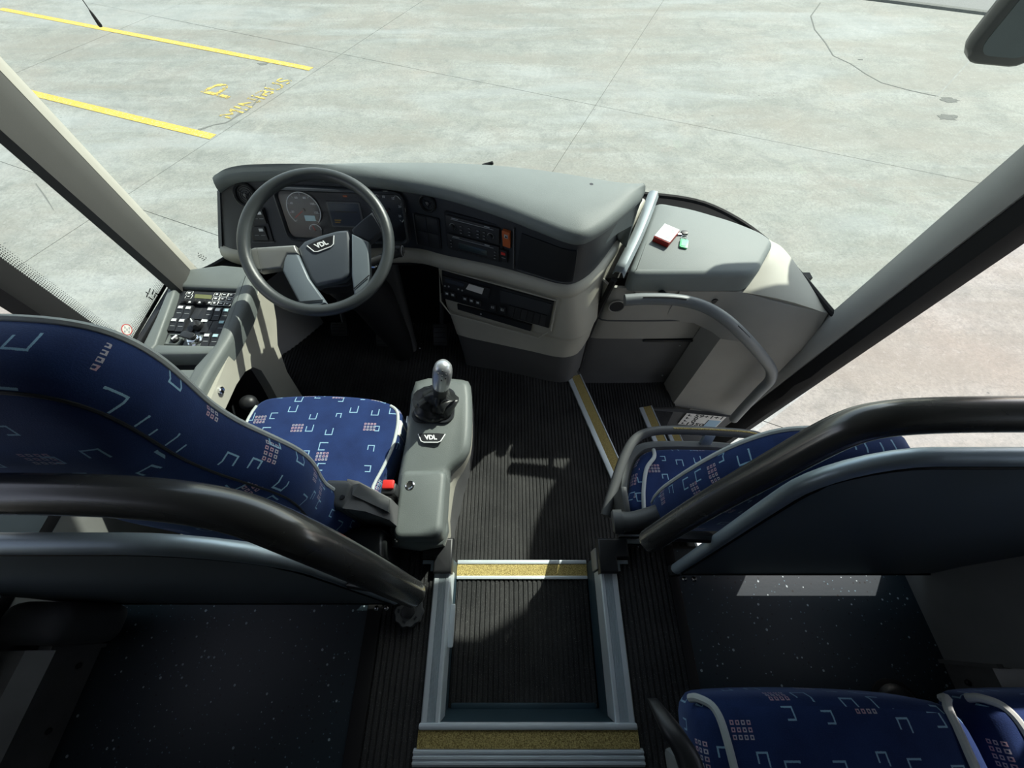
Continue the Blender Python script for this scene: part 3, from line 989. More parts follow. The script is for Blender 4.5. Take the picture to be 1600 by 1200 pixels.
struct('wall_left', MB().box((-1.175, -0.75, -0.02), (0.05, 3.6, 1.16)), 'wall_grey', 'grey side wall under the driver side windows', 0)
struct('wall_left', MB().box((-1.175, -0.75, 2.0), (0.05, 3.6, 0.45)), 'ceiling_grey', 'grey cove above the driver side windows', 0)
struct('wall_right', MB().box((1.205, -1.34, 0.0), (0.05, 2.42, 1.24)), 'wall_grey', 'grey side wall behind the entrance door', 0)
struct('wall_right', MB().box((1.205, -0.75, 1.85), (0.05, 3.6, 0.86)), 'ceiling_grey', 'grey cove above the entrance door', 0)
struct('wall_right', MB().box((1.205, 0.03, 0.22), (0.05, 0.32, 1.68)), 'wall_grey', 'grey side wall between entrance door and passenger seats', 0)
struct('wall_back', MB().box((0.03, -2.52, 0.9), (2.46, 0.05, 2.8)), 'wall_grey', 'grey bulkhead at the far back', 0)
struct('window_2', MB().box((-1.165, 0.87, 1.18), (0.006, 0.40, 1.24)), 'side_glass', 'narrow quarter window beside the left windscreen pillar', 0)
struct('window_3', MB().box((-1.165, 0.15, 1.18), (0.006, 0.97, 1.24)), 'door_glass', 'side window next to the driver seat', 0)
struct('window_4', MB().box((-1.175, -1.45, 1.18), (0.006, 2.10, 1.24)), 'tinted_glass', 'tinted passenger side window behind the driver', 0)
struct('window_5', MB().box((1.205, -1.34, 1.1), (0.006, 2.42, 0.96)), 'tinted_glass', 'tinted passenger side window behind the entrance', 0)
struct('wall_left', MB().box((-1.145, -0.05, 0.72), (0.03, 0.62, 0.34), r=0.01), 'panel_grey', 'slate grey side panel rising behind the driver seat')
struct('wall_post', MB().box((-1.165, -0.36, 1.18), (0.06, 0.08, 1.24), r=0.012), 'pillar_grey', 'grey window post behind the driver')
# black mullion of the driver window
struct('trim_13', MB().loft([[(-1.17, 0.62, z), (-1.128, 0.632, z), (-1.124, 0.645, z), (-1.128, 0.690, z), (-1.17, 0.700, z)] for z in (0.56, 2.0)]), 'rubber', 'black upright divider between the driver side windows', 30)
struct('trim_14', MB().box((-1.122, 0.85, 0.580), (0.084, 0.42, 0.044), r=0.006), 'matte_black', 'black rubber sill of the quarter window')
struct('trim_15', MB().box((-1.150, 0.15, 0.572), (0.05, 0.98, 0.030), r=0.008), 'rubber', 'black rubber sill of the driver side window')
struct('trim_16', MB().box((-1.140, 0.85, 0.606), (0.016, 0.36, 0.012), r=0.003), 'black_plastic', 'ribbed black seal strip at the foot of the quarter window')


def frit(name, pts_a, pts_b, parent=None, label=None):
    """strip with solid black edge along pts_a fading to dots at pts_b"""
    m_ = MB()
    m_.sheet([pts_a, pts_b])
    L = 0
    us = [0]
    for i in range(1, len(pts_a)):
        L += (Vector(pts_a[i]) - Vector(pts_a[i - 1])).length
        us.append(L)
    w = [(Vector(b) - Vector(a)).length for a, b in zip(pts_a, pts_b)]
    m_.uv = [(u, 0) for u in us] + [(u, w[i]) for i, u in enumerate(us)]
    return struct(name, m_, 'frit_dots', label, 0, parent)


GX = -1.161
ga = [(GX, 1.035, 1.8), (GX, 1.030, 0.70), (GX, 1.018, 0.645), (GX, 0.975, 0.606), (GX, 0.70, 0.600)]
gb = [(GX, 0.960, 1.8), (GX, 0.965, 0.72), (GX, 0.962, 0.690), (GX, 0.945, 0.668), (GX, 0.72, 0.656)]
frit('trim_17', ga, gb, None, 'black dotted border on the quarter window along the pillar')
frit('trim_18', [(GX, 0.700, 1.8), (GX, 0.700, 0.60)], [(GX, 0.738, 1.8), (GX, 0.738, 0.62)], None, 'black dotted border on the quarter window along the divider')

# round sticker and small glazing print
stf = Fr((GX + 0.001, (-1.16, 0.7569, 0.6412)[1], (-1.16, 0.7569, 0.6412)[2]), (0, 1, 0), (0, 0, 1))
st_ = thing('round_sticker', 'round white sticker with a red ring low on the quarter window', 'sticker', stf.o)
ring = MB()
ring.loft([[stf(r_ * math.cos(a), r_ * math.sin(a), z_) for a in [k * math.tau / 28 for k in range(28)]] for r_, z_ in ((0.0148, 0), (0.0168, 0), (0.0168, 0.0008), (0.0148, 0.0008), (0.0148, 0))], True, False, False)
obj('red_ring', ring, 'red_plastic', st_)
obj('sticker_face', MB().lathe([(0.0148, 0), (0.0148, 0.0005)], stf, 24), 'paper', st_)
for a, b in ((-0.006, 0.007), (0.006, 0.006), (0.0, 0.0), (-0.006, -0.006), (0.005, -0.007)):
    obj('print_mark', MB().box((a, b, 0.0008), (0.006, 0.0035, 0.0004), stf.rot(0.6)), 'grey_print', st_, smooth=0)
gm = Fr((-1.159, 0.9069, 0.6283), (0, 1, 0), (0, 0, 1)).rot(0.2)
w2 = [o_ for o_ in bpy.data.objects if o_.name == 'window_2'][0]
for a, b, w_, h_ in ((-0.012, 0.02, 0.012, 0.003), (-0.004, 0.022, 0.003, 0.012), (0.008, 0.018, 0.016, 0.003), (-0.014, 0.006, 0.003, 0.016), (0.010, 0.006, 0.018, 0.003), (0.0, -0.004, 0.014, 0.003), (0.012, -0.008, 0.004, 0.012), (-0.010, -0.012, 0.010, 0.003)):
    obj('glazing_mark', MB().box((a, b, 0), (w_, h_, 0.0006), gm), 'fascia_dark', w2, smooth=0)
gm = Fr((-1.0715, 1.08, 0.6283), (1, -0.3, 0), (0, 0, 1))
w1 = [o_ for o_ in bpy.data.objects if o_.name == 'window_1'][0]
for k in range(4):
    obj('glazing_mark', MB().box((0.0, 0.012 - 0.006 * k, 0), (0.014 + 0.006 * (k % 2), 0.002, 0.0006), gm.rot(0.5)), 'fascia_dark', w1, smooth=0)
    obj('glazing_mark', MB().box((0.02, 0.012 - 0.008 * k, 0), (0.010, 0.002, 0.0006), gm.rot(0.9)), 'fascia_dark', w1, smooth=0)

# windscreen pillars
def pillar(name, label, ring_fn, mat, zs):
    return struct(name, MB().loft([ring_fn(z) for z in zs]), mat, label, 40)


def lp(z):
    d, e_ = -0.03 * (z - 0.6), -0.075 * (z - 0.6)
    c = [(-1.17, 1.080, d), (-1.125, 1.074, d), (-1.098, 1.056, d), (-1.080, 1.025, d), (-1.072, 0.998, d), (-1.069, 0.965, d), (-1.077, 0.930, e_), (-1.095, 0.918, e_), (-1.118, 0.955, e_), (-1.17, 1.05, d)]
    return [(x, y + q, z) for x, y, q in c]


pl = pillar('wall_pillar_left', 'thick grey windscreen pillar left of the steering wheel', lp, 'pillar_dark', (0.52, 0.8, 1.2, 1.7, 2.2))
obj('lit_facet', MB().loft([[(x, y - 0.03 * (z - 0.6), z) for x, y in ((-1.130, 1.077), (-1.096, 1.058), (-1.080, 1.031), (-1.0755, 1.013), (-1.083, 1.012), (-1.11, 1.05))] for z in (0.53, 0.8, 1.2, 1.7, 2.2)]), 'pillar_lit', pl, smooth=60)  # sunlight on the front facet is put into this lighter strip


def rp(z):
    d = -0.06 * (z - 0.5)
    c = [(1.205, 0.945), (1.165, 0.955), (1.135, 0.945), (1.124, 0.915), (1.124, 0.872), (1.138, 0.850), (1.205, 0.846)]
    return [(x, y + d, z) for x, y in c]


pr_ = pillar('wall_pillar_right', 'grey windscreen pillar beside the entrance door', rp, 'pillar_grey', (-0.60, 0.0, 0.5, 1.0, 1.6, 2.2))


struct('wall_shade_corner', MB().sheet([[(1.128, 0.93, 1.42), (1.108, 1.06, 1.58), (1.075, 1.15, 1.665), (1.030, 1.235, 1.77), (0.955, 1.33, 1.92), (0.86, 1.38, 2.08)], [(1.128, 0.90, 2.2), (1.108, 1.03, 2.2), (1.075, 1.12, 2.2), (1.025, 1.20, 2.2), (0.95, 1.28, 2.2), (0.85, 1.34, 2.2)]]), 'pillar_grey', 'unseen grey cover added between the right pillar and the windscreen header to cast shade', 60)  # added out of view to keep the sun off the back of the aisle step

# entrance door
door = thing('door_1', 'glazed entrance door with a black rubber edge', 'door', (1.19, 0.45, -0.62))
del door['category']
door['kind'] = 'structure'
zs = [-0.62 + 0.09 * k for k in range(29)]
obj('door_seal', MB().loft([[(1.205, 0.850 - 0.06 * (z - 0.5), z), (1.148, 0.853 - 0.06 * (z - 0.5), z), (1.142, 0.846 - 0.06 * (z - 0.5), z), (1.152, 0.802 - 0.06 * (z - 0.5) + (0.006 * math.sin(z * 40) if z < 0.3 else 0) + 0.02 * max(0, 0.4 - z), z), (1.175, 0.792 - 0.06 * (z - 0.5), z), (1.205, 0.792 - 0.06 * (z - 0.5), z)] for z in zs]), 'rubber', door)
obj('door_pane', MB().box((1.195, 0.50, 0.56), (0.006, 0.60, 2.10)), 'door_glass', door, smooth=0)
obj('door_frame', MB().box((1.195, 0.212, 0.56), (0.03, 0.04, 2.2), r=0.008), 'rubber', door)
obj('door_frame', MB().box((1.195, 0.50, -0.585), (0.03, 0.60, 0.05), r=0.008), 'rubber', door)

# ================================================================== DASHBOARD
LIP = [(-.970,1.232),(-.920,1.246),(-.836,1.250),(-.626,1.2445),(-.368,1.196),(-.200,1.146),(-.039,1.067),(.094,.987),(.1565,.950),(.198,.942),(.246,.975),(.311,1.042),(.409,1.159)]
FB = [(-1.05,1.166),(-1.0,1.142),(-.917,1.129),(-.689,1.132),(-.380,1.1555),(-.228,1.112),(-.067,1.067),(.079,1.011),(.156,.981),(.213,.984),(.285,1.048),(.381,1.200),(.521,1.444)]
BK = [(-.955,1.258),(-.900,1.266),(-.80,1.268),(-.62,1.271),(-.373,1.278),(-.207,1.275),(-.072,1.264),(.06,1.242),(.13,1.226),(.2,1.207),(.27,1.186),(.34,1.168),(.404,1.162)]
SUB = 4
LIPc = crom([(x, y, (0.79, 0.808, 0.818)[i] if i < 3 else 0.82) for i, (x, y) in enumerate(LIP)], SUB)
FBc = crom([(x, y, 0.60) for x, y in FB], SUB)
BKc = crom([(x, y, 0.85) for x, y in BK], SUB)
NS = len(LIPc)


def out2(c, i):
    d = c[min(i + 1, NS - 1)] - c[max(i - 1, 0)]
    return Vector((d.y, -d.x, 0)).normalized()


def FP(s, v):
    k = min(max(s, 0), 12) * SUB
    i = min(int(k), NS - 2)
    t = k - i
    return LIPc[i].lerp(LIPc[i + 1], t).lerp(FBc[i].lerp(FBc[i + 1], t), v)


def FFr(s, v, off=0.0):
    du = FP(s + 0.15, v) - FP(s - 0.15, v)
    dv = FP(s, v - 0.1) - FP(s, v + 0.1)
    f = Fr(FP(s, v), du, dv)
    f.o = f.o + f.az * off
    return f


dash = thing('dashboard', 'curved bus dashboard with grey padded top, dark instrument fascia and cream centre stack', 'dashboard', (-0.2, 1.1, 0.0))
# padded top
rings = []
for i in range(NS):
    n_ = out2(LIPc, i)
    L_, B_ = LIPc[i], BKc[i]
    Bz = Vector((B_.x, B_.y, 0))
    Lz = Vector((L_.x, L_.y, 0))
    gap = (Bz - Lz).length
    m1 = Lz.lerp(Bz, 0.35)
    hz_ = L_.z - 0.82
    k_ = min(1.0, 0.35 + gap / 0.05)
    H = lambda q: Vector((0, 0, q + hz_))
    kb2 = min(1.0, gap / 0.08) if i > NS // 2 else 1.0
    ex = Vector((0.012, 0, 0)) * (1 - kb2)
    rings.append([Bz + ex + Vector((0, 0.09 * kb2, 0.60)), Bz + ex + Vector((0, 0.035 * kb2, 0)) + H(0.815), Bz + ex * 0.7 + Vector((0, 0.012 * kb2, 0)) + H(0.842), Bz + Vector((0, -0.004 * k_ * kb2, 0)) + H(0.851),
                  m1 + H(0.851 + 0.007 * kb2), Lz - n_ * 0.004 * k_ + H(0.853), Lz + n_ * 0.010 * k_ + H(0.845), Lz + n_ * 0.017 * k_ + H(0.832),
                  Lz + n_ * 0.017 * k_ + H(0.818), Lz + n_ * 0.008 * k_ + H(0.808), Lz - n_ * 0.012 * k_ + H(0.806), Lz + Vector((0, 0.03 * kb2, 0)) + H(0.70)])
obj('top_pad', MB().loft(rings), 'pad_grey', dash, 'grey grained pad on top', smooth=50)
# fascia
rows = []
for v in (-0.02, 0.2, 0.4, 0.6, 0.8, 1.0):
    rows.append([LIPc[i].lerp(FBc[i], v) for i in range(NS)])
obj('fascia', MB().thick_sheet(rows, 0.03), 'fascia_dark', dash, 'dark curved instrument fascia', smooth=50)
# left end cap
obj('end_cap', MB().loft([[LIPc[0] + Vector((-0.012, 0.0, -0.01)), LIPc[0] + Vector((0.0, -0.008, -0.01)), LIPc[1] + Vector((0.0, 0.02, -0.01)), LIPc[0] + Vector((0.0, 0.09, -0.01))],
                         [FBc[0] + Vector((-0.016, 0.0, 0)), FBc[0] + Vector((0.0, -0.008, 0)), FBc[1] + Vector((0.0, 0.02, 0)), FBc[0] + Vector((0.0, 0.12, 0))]]), 'fascia_dark', dash)
# cream band
rings = []
for i in range(NS):
    n_ = out2(FBc, i)
    p = Vector((FBc[i].x, FBc[i].y, 0))
    rings.append([p - n_ * 0.02 + Vector((0, 0, 0.612)), p + n_ * 0.004 + Vector((0, 0, 0.610)), p + n_ * 0.014 + Vector((0, 0, 0.602)), p + n_ * 0.020 + Vector((0, 0, 0.585)),
                  p + n_ * 0.018 + Vector((0, 0, 0.565)), p + n_ * 0.006 + Vector((0, 0, 0.548)), p - n_ * 0.02 + Vector((0, 0, 0.54)), p - n_ * 0.03 + Vector((0, 0, 0.58))])
obj('trim_band', MB().loft(rings), 'cream', dash, 'cream moulded band below the fascia', smooth=50)

# centre stack
def stk(pts, z, ins=0.0):
    c = crom([(x, y, z) for x, y in pts], 3)
    return c


SA = [(-.285,1.30),(-.280,1.175),(-.255,1.137),(-.07,1.073),(.08,1.018),(.165,.987),(.225,.987),(.305,1.055),(.405,1.225),(.53,1.45)]
SB = [(-.285,1.30),(-.272,1.145),(-.245,1.097),(-.08,1.045),(.08,.988),(.19,.945),(.255,.948),(.312,1.00),(.40,1.17),(.51,1.42)]
SC = [(-.250,1.30),(-.240,1.09),(-.212,1.052),(-.07,1.012),(.08,.972),(.18,.944),(.240,.945),(.292,.985),(.38,1.15),(.48,1.40)]
SD = [(-.235,1.30),(-.225,1.09),(-.198,1.055),(-.07,1.030),(.08,.993),(.175,.968),(.245,.962),(.292,.995),(.37,1.14),(.46,1.38)]
cl = lambda P_, k: [(x - (0.008 if x > 0 else -0.008) * k * 0, y + 0.008 * k) for x, y in P_]
obj('stack_upper', MB().loft([stk(SA, 0.552), stk(SA, 0.53), stk(SB, 0.36), stk(SB, 0.345), stk(cl(SB, 0.8), 0.335)]), 'cream', dash, 'cream upper housing of the centre stack', smooth=40)
mid = [((a[0] + b[0]) / 2, (a[1] + b[1]) / 2 + 0.006) for a, b in zip(SB, SC)]
obj('stack_lower', MB().loft([stk(cl(SB, 1.0), 0.336), stk(mid, 0.28), stk(SC, 0.232), stk(cl(SC, 1), 0.222)]), 'cream', dash, 'cream lower housing of the centre stack', smooth=40)
obj('stack_plinth', MB().loft([stk(cl(SC, 1.5), 0.224), stk(SD, 0.06), stk(SD, 0.0)]), 'lower_grey', dash, 'dark grey plinth of the centre stack', smooth=40)
# footwell back panel and dash underside
obj('footwell_panel', MB().box((-0.69, 1.335, 0.27), (0.92, 0.03, 0.56)), 'black_plastic', dash, smooth=0)
obj('dash_underside', MB().prism([(-1.03, 1.15), (-0.3, 1.16), (-0.27, 1.34), (-1.08, 1.34)], 0.53, 0.56), 'black_plastic', dash, smooth=0)
obj('cowl', MB().loft([[(p[0], p[1] + 0.08, 0.60) for p in BK], [(x * 1.0 + 0.02, 1.50 - 0.12 * abs(x) ** 2, 0.53) for x, y in BK]], closed=False), 'fascia_dark', dash, smooth=60)


def vent(fr_, r, parent):
    t_ = obj('air_vent', MB().lathe([(r * 0.70, -0.012), (r * 0.76, 0.002), (r * 0.86, 0.006), (r * 0.97, 0.003), (r, -0.004), (r, -0.012)], fr_, 28), 'black_plastic', parent, 'round black air vent')
    m_ = MB().lathe([(r * 0.72, -0.010), (r * 0.72, -0.008)], fr_, 24)
    obj('vent_well', m_, 'fascia_inset', t_)
    for k in range(3):
        rr = r * (0.62 - 0.17 * k)
        g = MB()
        g.tube([fr_(rr * math.cos(a), rr * math.sin(a), -0.004) for a in [q * math.tau / 24 for q in range(24)]], 0.0016, 6, closed=True)
        obj('vent_ring', g, 'key_black', t_)
    for a in (0.5, 2.6, 4.7):
        obj('vent_vane', MB().box((r * 0.38, 0, -0.004), (r * 0.6, 0.003, 0.006), fr_.rot(a)), 'key_black', t_, smooth=0)
    obj('vent_hub', MB().lathe([(0.006, -0.006), (0.006, 0.001), (0.003, 0.003)], fr_, 12), 'lower_grey', t_)


vent(FFr(1.68, 0.21, 0.004), 0.040, dash)
vent(FFr(4.56, 0.17, 0.004), 0.030, dash)


def rocker(fr_, w, h, parent, sym='white_print', body='key_black', name='rocker_switch', lamp=True, depth=0.010):
    """rocker switch with tilted face, symbol window and finger line"""
    m_ = MB()
    pr_o = [(-h / 2, 0), (-h / 2, depth * 0.45), (-h * 0.1, depth * 0.62), (h * 0.3, depth), (h / 2, depth * 0.92), (h / 2, 0)]
    m_.loft([[fr_(x, y, z) for y, z in pr_o] for x in (-w / 2, w / 2)])
    t_ = obj(name, m_, body, parent, smooth=20)
    if sym:
        obj('symbol', MB().box((0, h * 0.27, depth * 1.0), (w * 0.62, h * 0.20, 0.0024), fr_), sym, t_, smooth=0)
    if lamp:
        obj('finger_line', MB().box((0, -h * 0.14, depth * 0.62), (w * 0.62, h * 0.03, 0.0014), fr_), 'grey_print', t_, smooth=0)
    return t_


# driver side switch block
blk = FFr(2.06, 0.585, 0.002)
obj('switch_recess', MB().box((0.0, 0, 0.0), (0.072, 0.108, 0.006), blk, r=0.003), 'fascia_inset', dash)
for s_, v_, sym in ((2.02, 0.481, 'grey_print'), (2.13, 0.481, 'white_print'), (2.045, 0.695, None), (2.168, 0.695, 'white_print')):
    rocker(FFr(s_, v_, 0.006), 0.023, 0.044, dash, sym)
obj('recess_lip', MB().box((0.0, -0.057, 0.002), (0.078, 0.003, 0.006), blk), 'lower_grey', dash, smooth=0)

# instrument cluster
cq = [FP(2.55, 0.12), FP(4.11, 0.07), FP(4.04, 0.84), FP(2.47, 0.77)]
cfr = Fr((cq[0] + cq[1] + cq[2] + cq[3]) / 4, cq[1] - cq[0] + cq[2] - cq[3], cq[0] - cq[3] + cq[1] - cq[2])
cfr.o = cfr.o + cfr.az * 0.012
cw, ch = 0.415, 0.158
clus = obj('cluster_bezel', MB().loft([[cfr(x, y, z) for x, y in rrect(cw + d, ch + d, 0.022 + d / 3)] for d, z in ((0.018, -0.03), (0.014, 0.012), (0.004, 0.015), (-0.006, 0.008), (-0.012, -0.006))], True, False, False), 'fascia_dark', dash, 'dark bezel around the instruments')
obj('cluster_backplate', MB().prism(rrect(cw - 0.004, ch - 0.004, 0.02), -0.012, 0.003, cfr), 'fascia_inset', clus)


def dial(c, r, parent, a0, a1, n, needle, name='dial'):
    f = cfr.at(c[0], c[1], 0.004)
    t_ = obj(name, MB().lathe([(r, 0), (r, 0.0016), (r * 0.2, 0.0018)], f, 32), 'gauge_face', parent)
    arc = MB()
    pts = [f((r * 0.95) * math.cos(a), (r * 0.95) * math.sin(a), 0.003) for a in [a0 + (a1 - a0) * k / 40 for k in range(41)]]
    arc.tube(pts, 0.0015, 6)
    obj('scale_ring', arc, 'white_print', t_)
    for k in range(n):
        a = a0 + (a1 - a0) * k / (n - 1)
        obj('scale_mark', MB().box((r * 0.84, 0, 0.003), (r * 0.12, 0.0016, 0.0008), f.rot(a)), 'grey_print', t_, smooth=0)
    obj('needle', MB().box((r * 0.36, 0, 0.005), (r * 0.78, 0.0018, 0.0014), f.rot(needle)), 'red_plastic', t_, smooth=0)
    obj('needle_hub', MB().lathe([(r * 0.09, 0.002), (r * 0.08, 0.007)], f, 12), 'black_plastic', t_)
    return t_, f


dl = cfr
pL = FP(2.821, 0.374) - cfr.o
gl = (pL.dot(cfr.ax), pL.dot(cfr.ay))
d1, f1 = dial(gl, 0.058, clus, math.radians(225), math.radians(-45), 9, math.radians(215))
for k, s_ in enumerate(('20', '40', '60', '80', '100', '120')):
    a = math.radians(190 - 40 * k)
    obj('numeral', text_mesh(s_, f1.at(0.040 * math.cos(a), 0.040 * math.sin(a), 0.003), 0.010, 0.0006), 'white_print', d1, smooth=0)
obj('odometer', MB().box((0.014, -0.026, 0.0035), (0.036, 0.018, 0.001), f1), 'symbol_cyan', d1, smooth=0)
pR = FP(3.861, 0.323) - cfr.o
d2, f2 = dial((pR.dot(cfr.ax), pR.dot(cfr.ay)), 0.058, clus, math.radians(225), math.radians(-45), 9, math.radians(225))
for k, s_ in enumerate(('5', '10', '15', '20', '25')):
    a = math.radians(150 - 45 * k)
    obj('numeral', text_mesh(s_, f2.at(0.040 * math.cos(a), 0.040 * math.sin(a), 0.003), 0.010, 0.0006), 'white_print', d2, smooth=0)
pS = FP(2.971, 0.647) - cfr.o
dial((pS.dot(cfr.ax), pS.dot(cfr.ay)), 0.022, clus, math.radians(170), math.radians(10), 5, math.radians(110), 'small_dial')
pS = FP(3.70, 0.68) - cfr.o
dial((pS.dot(cfr.ax), pS.dot(cfr.ay)), 0.022, clus, math.radians(170), math.radians(10), 5, math.radians(60), 'small_dial')
pD = FP(3.345, 0.424) - cfr.o
df = cfr.at(pD.dot(cfr.ax), pD.dot(cfr.ay), 0.004)
dsp = obj('display_frame', MB().prism(rrect(0.112, 0.082, 0.003), 0, 0.003, df), 'lower_grey', clus)
obj('display_screen', MB().box((0, 0, 0.003), (0.100, 0.072, 0.002), df), 'lcd_slate', dsp, smooth=0)
obj('display_text', MB().box((-0.030, -0.018, 0.0045), (0.022, 0.004, 0.0006), df), 'amber_print', dsp, smooth=0)
obj('display_text', MB().box((-0.032, -0.025, 0.0045), (0.018, 0.003, 0.0006), df), 'amber_print', dsp, smooth=0)
obj('display_bar', MB().box((0.005, 0.010, 0.0045), (0.076, 0.005, 0.0006), df), 'fascia_inset', dsp, smooth=0)
obj('warning_lamp', MB().box((0.012, 0.058, 0.001), (0.014, 0.005, 0.0015), df), 'orange_plastic', clus, smooth=0)
obj('cluster_lens', MB().prism(rrect(cw - 0.02, ch - 0.02, 0.015), 0.0125, 0.0135, cfr), 'cluster_glass', clus, smooth=0)

# small storage recess between cluster and radio
sf = FFr(4.52, 0.61, 0.003)
so = obj('blank_panel', MB().prism(rrect(0.092, 0.112, 0.006), -0.004, 0.004, sf), 'fascia_inset', dash)
for x, y in ((-0.021, 0.027), (0.021, 0.027), (-0.021, -0.027), (0.021, -0.027)):
    obj('blank_cover', MB().box((x, y, 0.004), (0.040, 0.051, 0.004), sf, r=0.0015), 'key_black', so)
obj('recess_lip', MB().box((-0.047, 0, 0.003), (0.003, 0.112, 0.008), sf), 'lower_grey', so, smooth=0)

# twin radio units
rf = FFr(5.55, 0.52, 0.0)
rad_h = obj('radio_housing', MB().prism(rrect(0.205, 0.136, 0.006), -0.02, 0.006, rf), 'fascia_inset', dash, 'black twin radio bay')
for row, cy in enumerate((0.032, -0.033)):
    f = rf.at(0, cy, 0.006)
    un_ = obj('radio_unit', MB().box((0, 0, 0.003), (0.188, 0.058, 0.012), f, r=0.003), 'key_black', rad_h)
    obj('disc_slot', MB().box((0.0, 0.017, 0.0095), (0.130, 0.004, 0.001), f), 'fascia_inset', un_, smooth=0)
    obj('slot_edge', MB().box((0.0, 0.0205, 0.0095), (0.150, 0.0012, 0.001), f), 'grey_print', un_, smooth=0)
    obj('maker_print', MB().box((-0.060, 0.025, 0.0092), (0.024, 0.002, 0.0008), f), 'grey_print', un_, smooth=0)
    obj('maker_print', MB().box((0.052, 0.025, 0.0092), (0.018, 0.003, 0.0008), f), 'grey_print', un_, smooth=0)
    if row == 0:
        for x in (-0.070, 0.064):
            kn = obj('volume_knob', MB().lathe([(0.010, 0.008), (0.010, 0.018), (0.008, 0.020)], f.at(x, -0.004), 20), 'black_plastic', un_)
            obj('knob_ring', MB().tube([f(x + 0.0105 * math.cos(a), -0.004 + 0.0105 * math.sin(a), 0.0095) for a in [k * math.tau / 20 for k in range(20)]], 0.0007, 5, closed=True), 'grey_print', kn)
        for i, x in enumerate((-0.040, -0.010, 0.020, 0.042)):
            for y in (0.004, -0.008, -0.019):
                obj('preset_key', MB().box((x, y, 0.0095), (0.014, 0.006, 0.003), f, r=0.001), 'black_plastic', un_)
                obj('key_print', MB().box((x, y, 0.0113), (0.007, 0.0014, 0.0005), f), 'grey_print', un_, smooth=0)
    else:
        obj('radio_display', MB().box((0.000, -0.004, 0.0095), (0.105, 0.022, 0.002), f, r=0.0008), 'lcd_dark', un_)
        for x in (-0.080, 0.080):
            for k in range(3):
                obj('side_key', MB().box((x, 0.008 - 0.012 * k, 0.0095), (0.012, 0.007, 0.003), f, r=0.001), 'black_plastic', un_)
                obj('key_print', MB().box((x, 0.008 - 0.012 * k, 0.0113), (0.005, 0.0014, 0.0005), f), 'grey_print', un_, smooth=0)
        for k in range(6):
            obj('preset_key', MB().box((-0.045 + 0.018 * k, -0.022, 0.0095), (0.015, 0.006, 0.003), f, r=0.001), 'black_plastic', un_)

# hazard switch, red switch and the dark blank screen panel
hz = rocker(FFr(6.235, 0.365, 0.003), 0.026, 0.062, dash, None, 'orange_plastic', 'hazard_switch', False, 0.012)
hzf = FFr(6.235, 0.30, 0.003)
obj('hazard_symbol', MB().box((0, 0, 0.0115), (0.012, 0.013, 0.0025), hzf), 'grey_print', hz, smooth=0)
obj('hazard_triangle', MB().prism([(-0.004, -0.0035), (0.004, -0.0035), (0, 0.004)], 0.0125, 0.0137, hzf), 'fascia_inset', hz, smooth=0)
rs = rocker(FFr(6.22, 0.69, 0.002), 0.024, 0.050, dash, 'red_plastic', 'key_black', 'rocker_switch', True)
sfr = FFr(7.42, 0.54, 0.0)
srows = []
for v in (0.20, 0.5, 0.86):
    row = []
    for k in range(13):
        s_ = 6.52 + (8.75 - 6.52) * k / 12
        f = FFr(s_, v * (1.0 - 0.0 * k), 0.004)
        row.append(f.o)
    srows.append(row)
obj('screen_panel', MB().thick_sheet(srows, 0.012), 'fascia_inset', dash, 'blank dark display panel', smooth=50)
obj('panel_divider', MB().box((0, 0, 0.003), (0.004, 0.16, 0.006), FFr(6.40, 0.52, 0.0)), 'lower_grey', dash, smooth=0)
obj('panel_divider', MB().tube([srows[2][k] + Vector((0, -0.002, -0.005)) for k in range(13)], 0.0012, 5), 'lower_grey', dash)
obj('panel_divider', MB().tube([FFr(8.85, v, 0.002).o for v in (0.18, 0.5, 0.88)], 0.0010, 5), 'lower_grey', dash)
obj('sensor_hole', MB().lathe([(0.006, 0), (0.006, 0.001)], Fr((0.244, 1.1553, 0.852)), 12), 'fascia_inset', dash)

# ------------------------------------------------ switch panel in the centre stack
STK = [(-.255,1.137,.548),(.19,.977,.548),(.205,.943,.335),(-.245,1.097,.335)]


def SF(uv, off=0.0):
    u, v = uv
    p = bil(STK, u, v)
    du = bil(STK, u + 0.05, v) - bil(STK, u - 0.05, v)
    dv = bil(STK, u, v - 0.05) - bil(STK, u, v + 0.05)
    f = Fr(p, du, dv)
    f.o = f.o + f.az * off
    return f


def squad(cs, off0, off1):
    m_ = MB()
    a = [SF(c, off0).o for c in cs]
    b = [SF(c, off1).o for c in cs]
    return m_.loft([a, b])


pan = obj('switch_panel', squad([(-0.0109, 0.0937), (0.9078, 0.1391), (0.8688, 0.7281), (-0.052, 0.6934)], -0.01, 0.010), 'fascia_inset', dash, 'black switch panel set into the centre stack', smooth=20)
rim = [SF(c, 0.010).o for c in ((-0.0297, 0.0547), (0.9324, 0.0828), (0.8906, 0.7719), (0.7805, 1.0414), (-0.0133, 1.0211), (-0.082, 0.7703))]
obj('panel_rim', MB().tube(crom(rim, 1, True), 0.0035, 6, closed=True), 'cream', dash)
tach = obj('tachograph', squad([(-0.0062, 0.1672), (0.3984, 0.175), (0.3703, 0.4187), (-0.0156, 0.4078)], 0.008, 0.016), 'key_black', pan, smooth=20)
obj('tachograph_display', squad([(0.0125, 0.207), (0.1789, 0.2086), (0.168, 0.2938), (0.0117, 0.2852)], 0.015, 0.0172), 'lcd_slate', tach, smooth=0)
for c in ((-0.0016, 0.3734), (0.0336, 0.3641), (0.118, 0.3648), (0.1516, 0.3703)):
    obj('tachograph_key', MB().lathe([(0.004, 0.0155), (0.003, 0.0185)], SF(c), 10), 'grey_print', tach)
pp = squad([(0.225, 0.1797), (0.3492, 0.193), (0.3258, 0.3266), (0.1891, 0.307)], 0.018, 0.020)
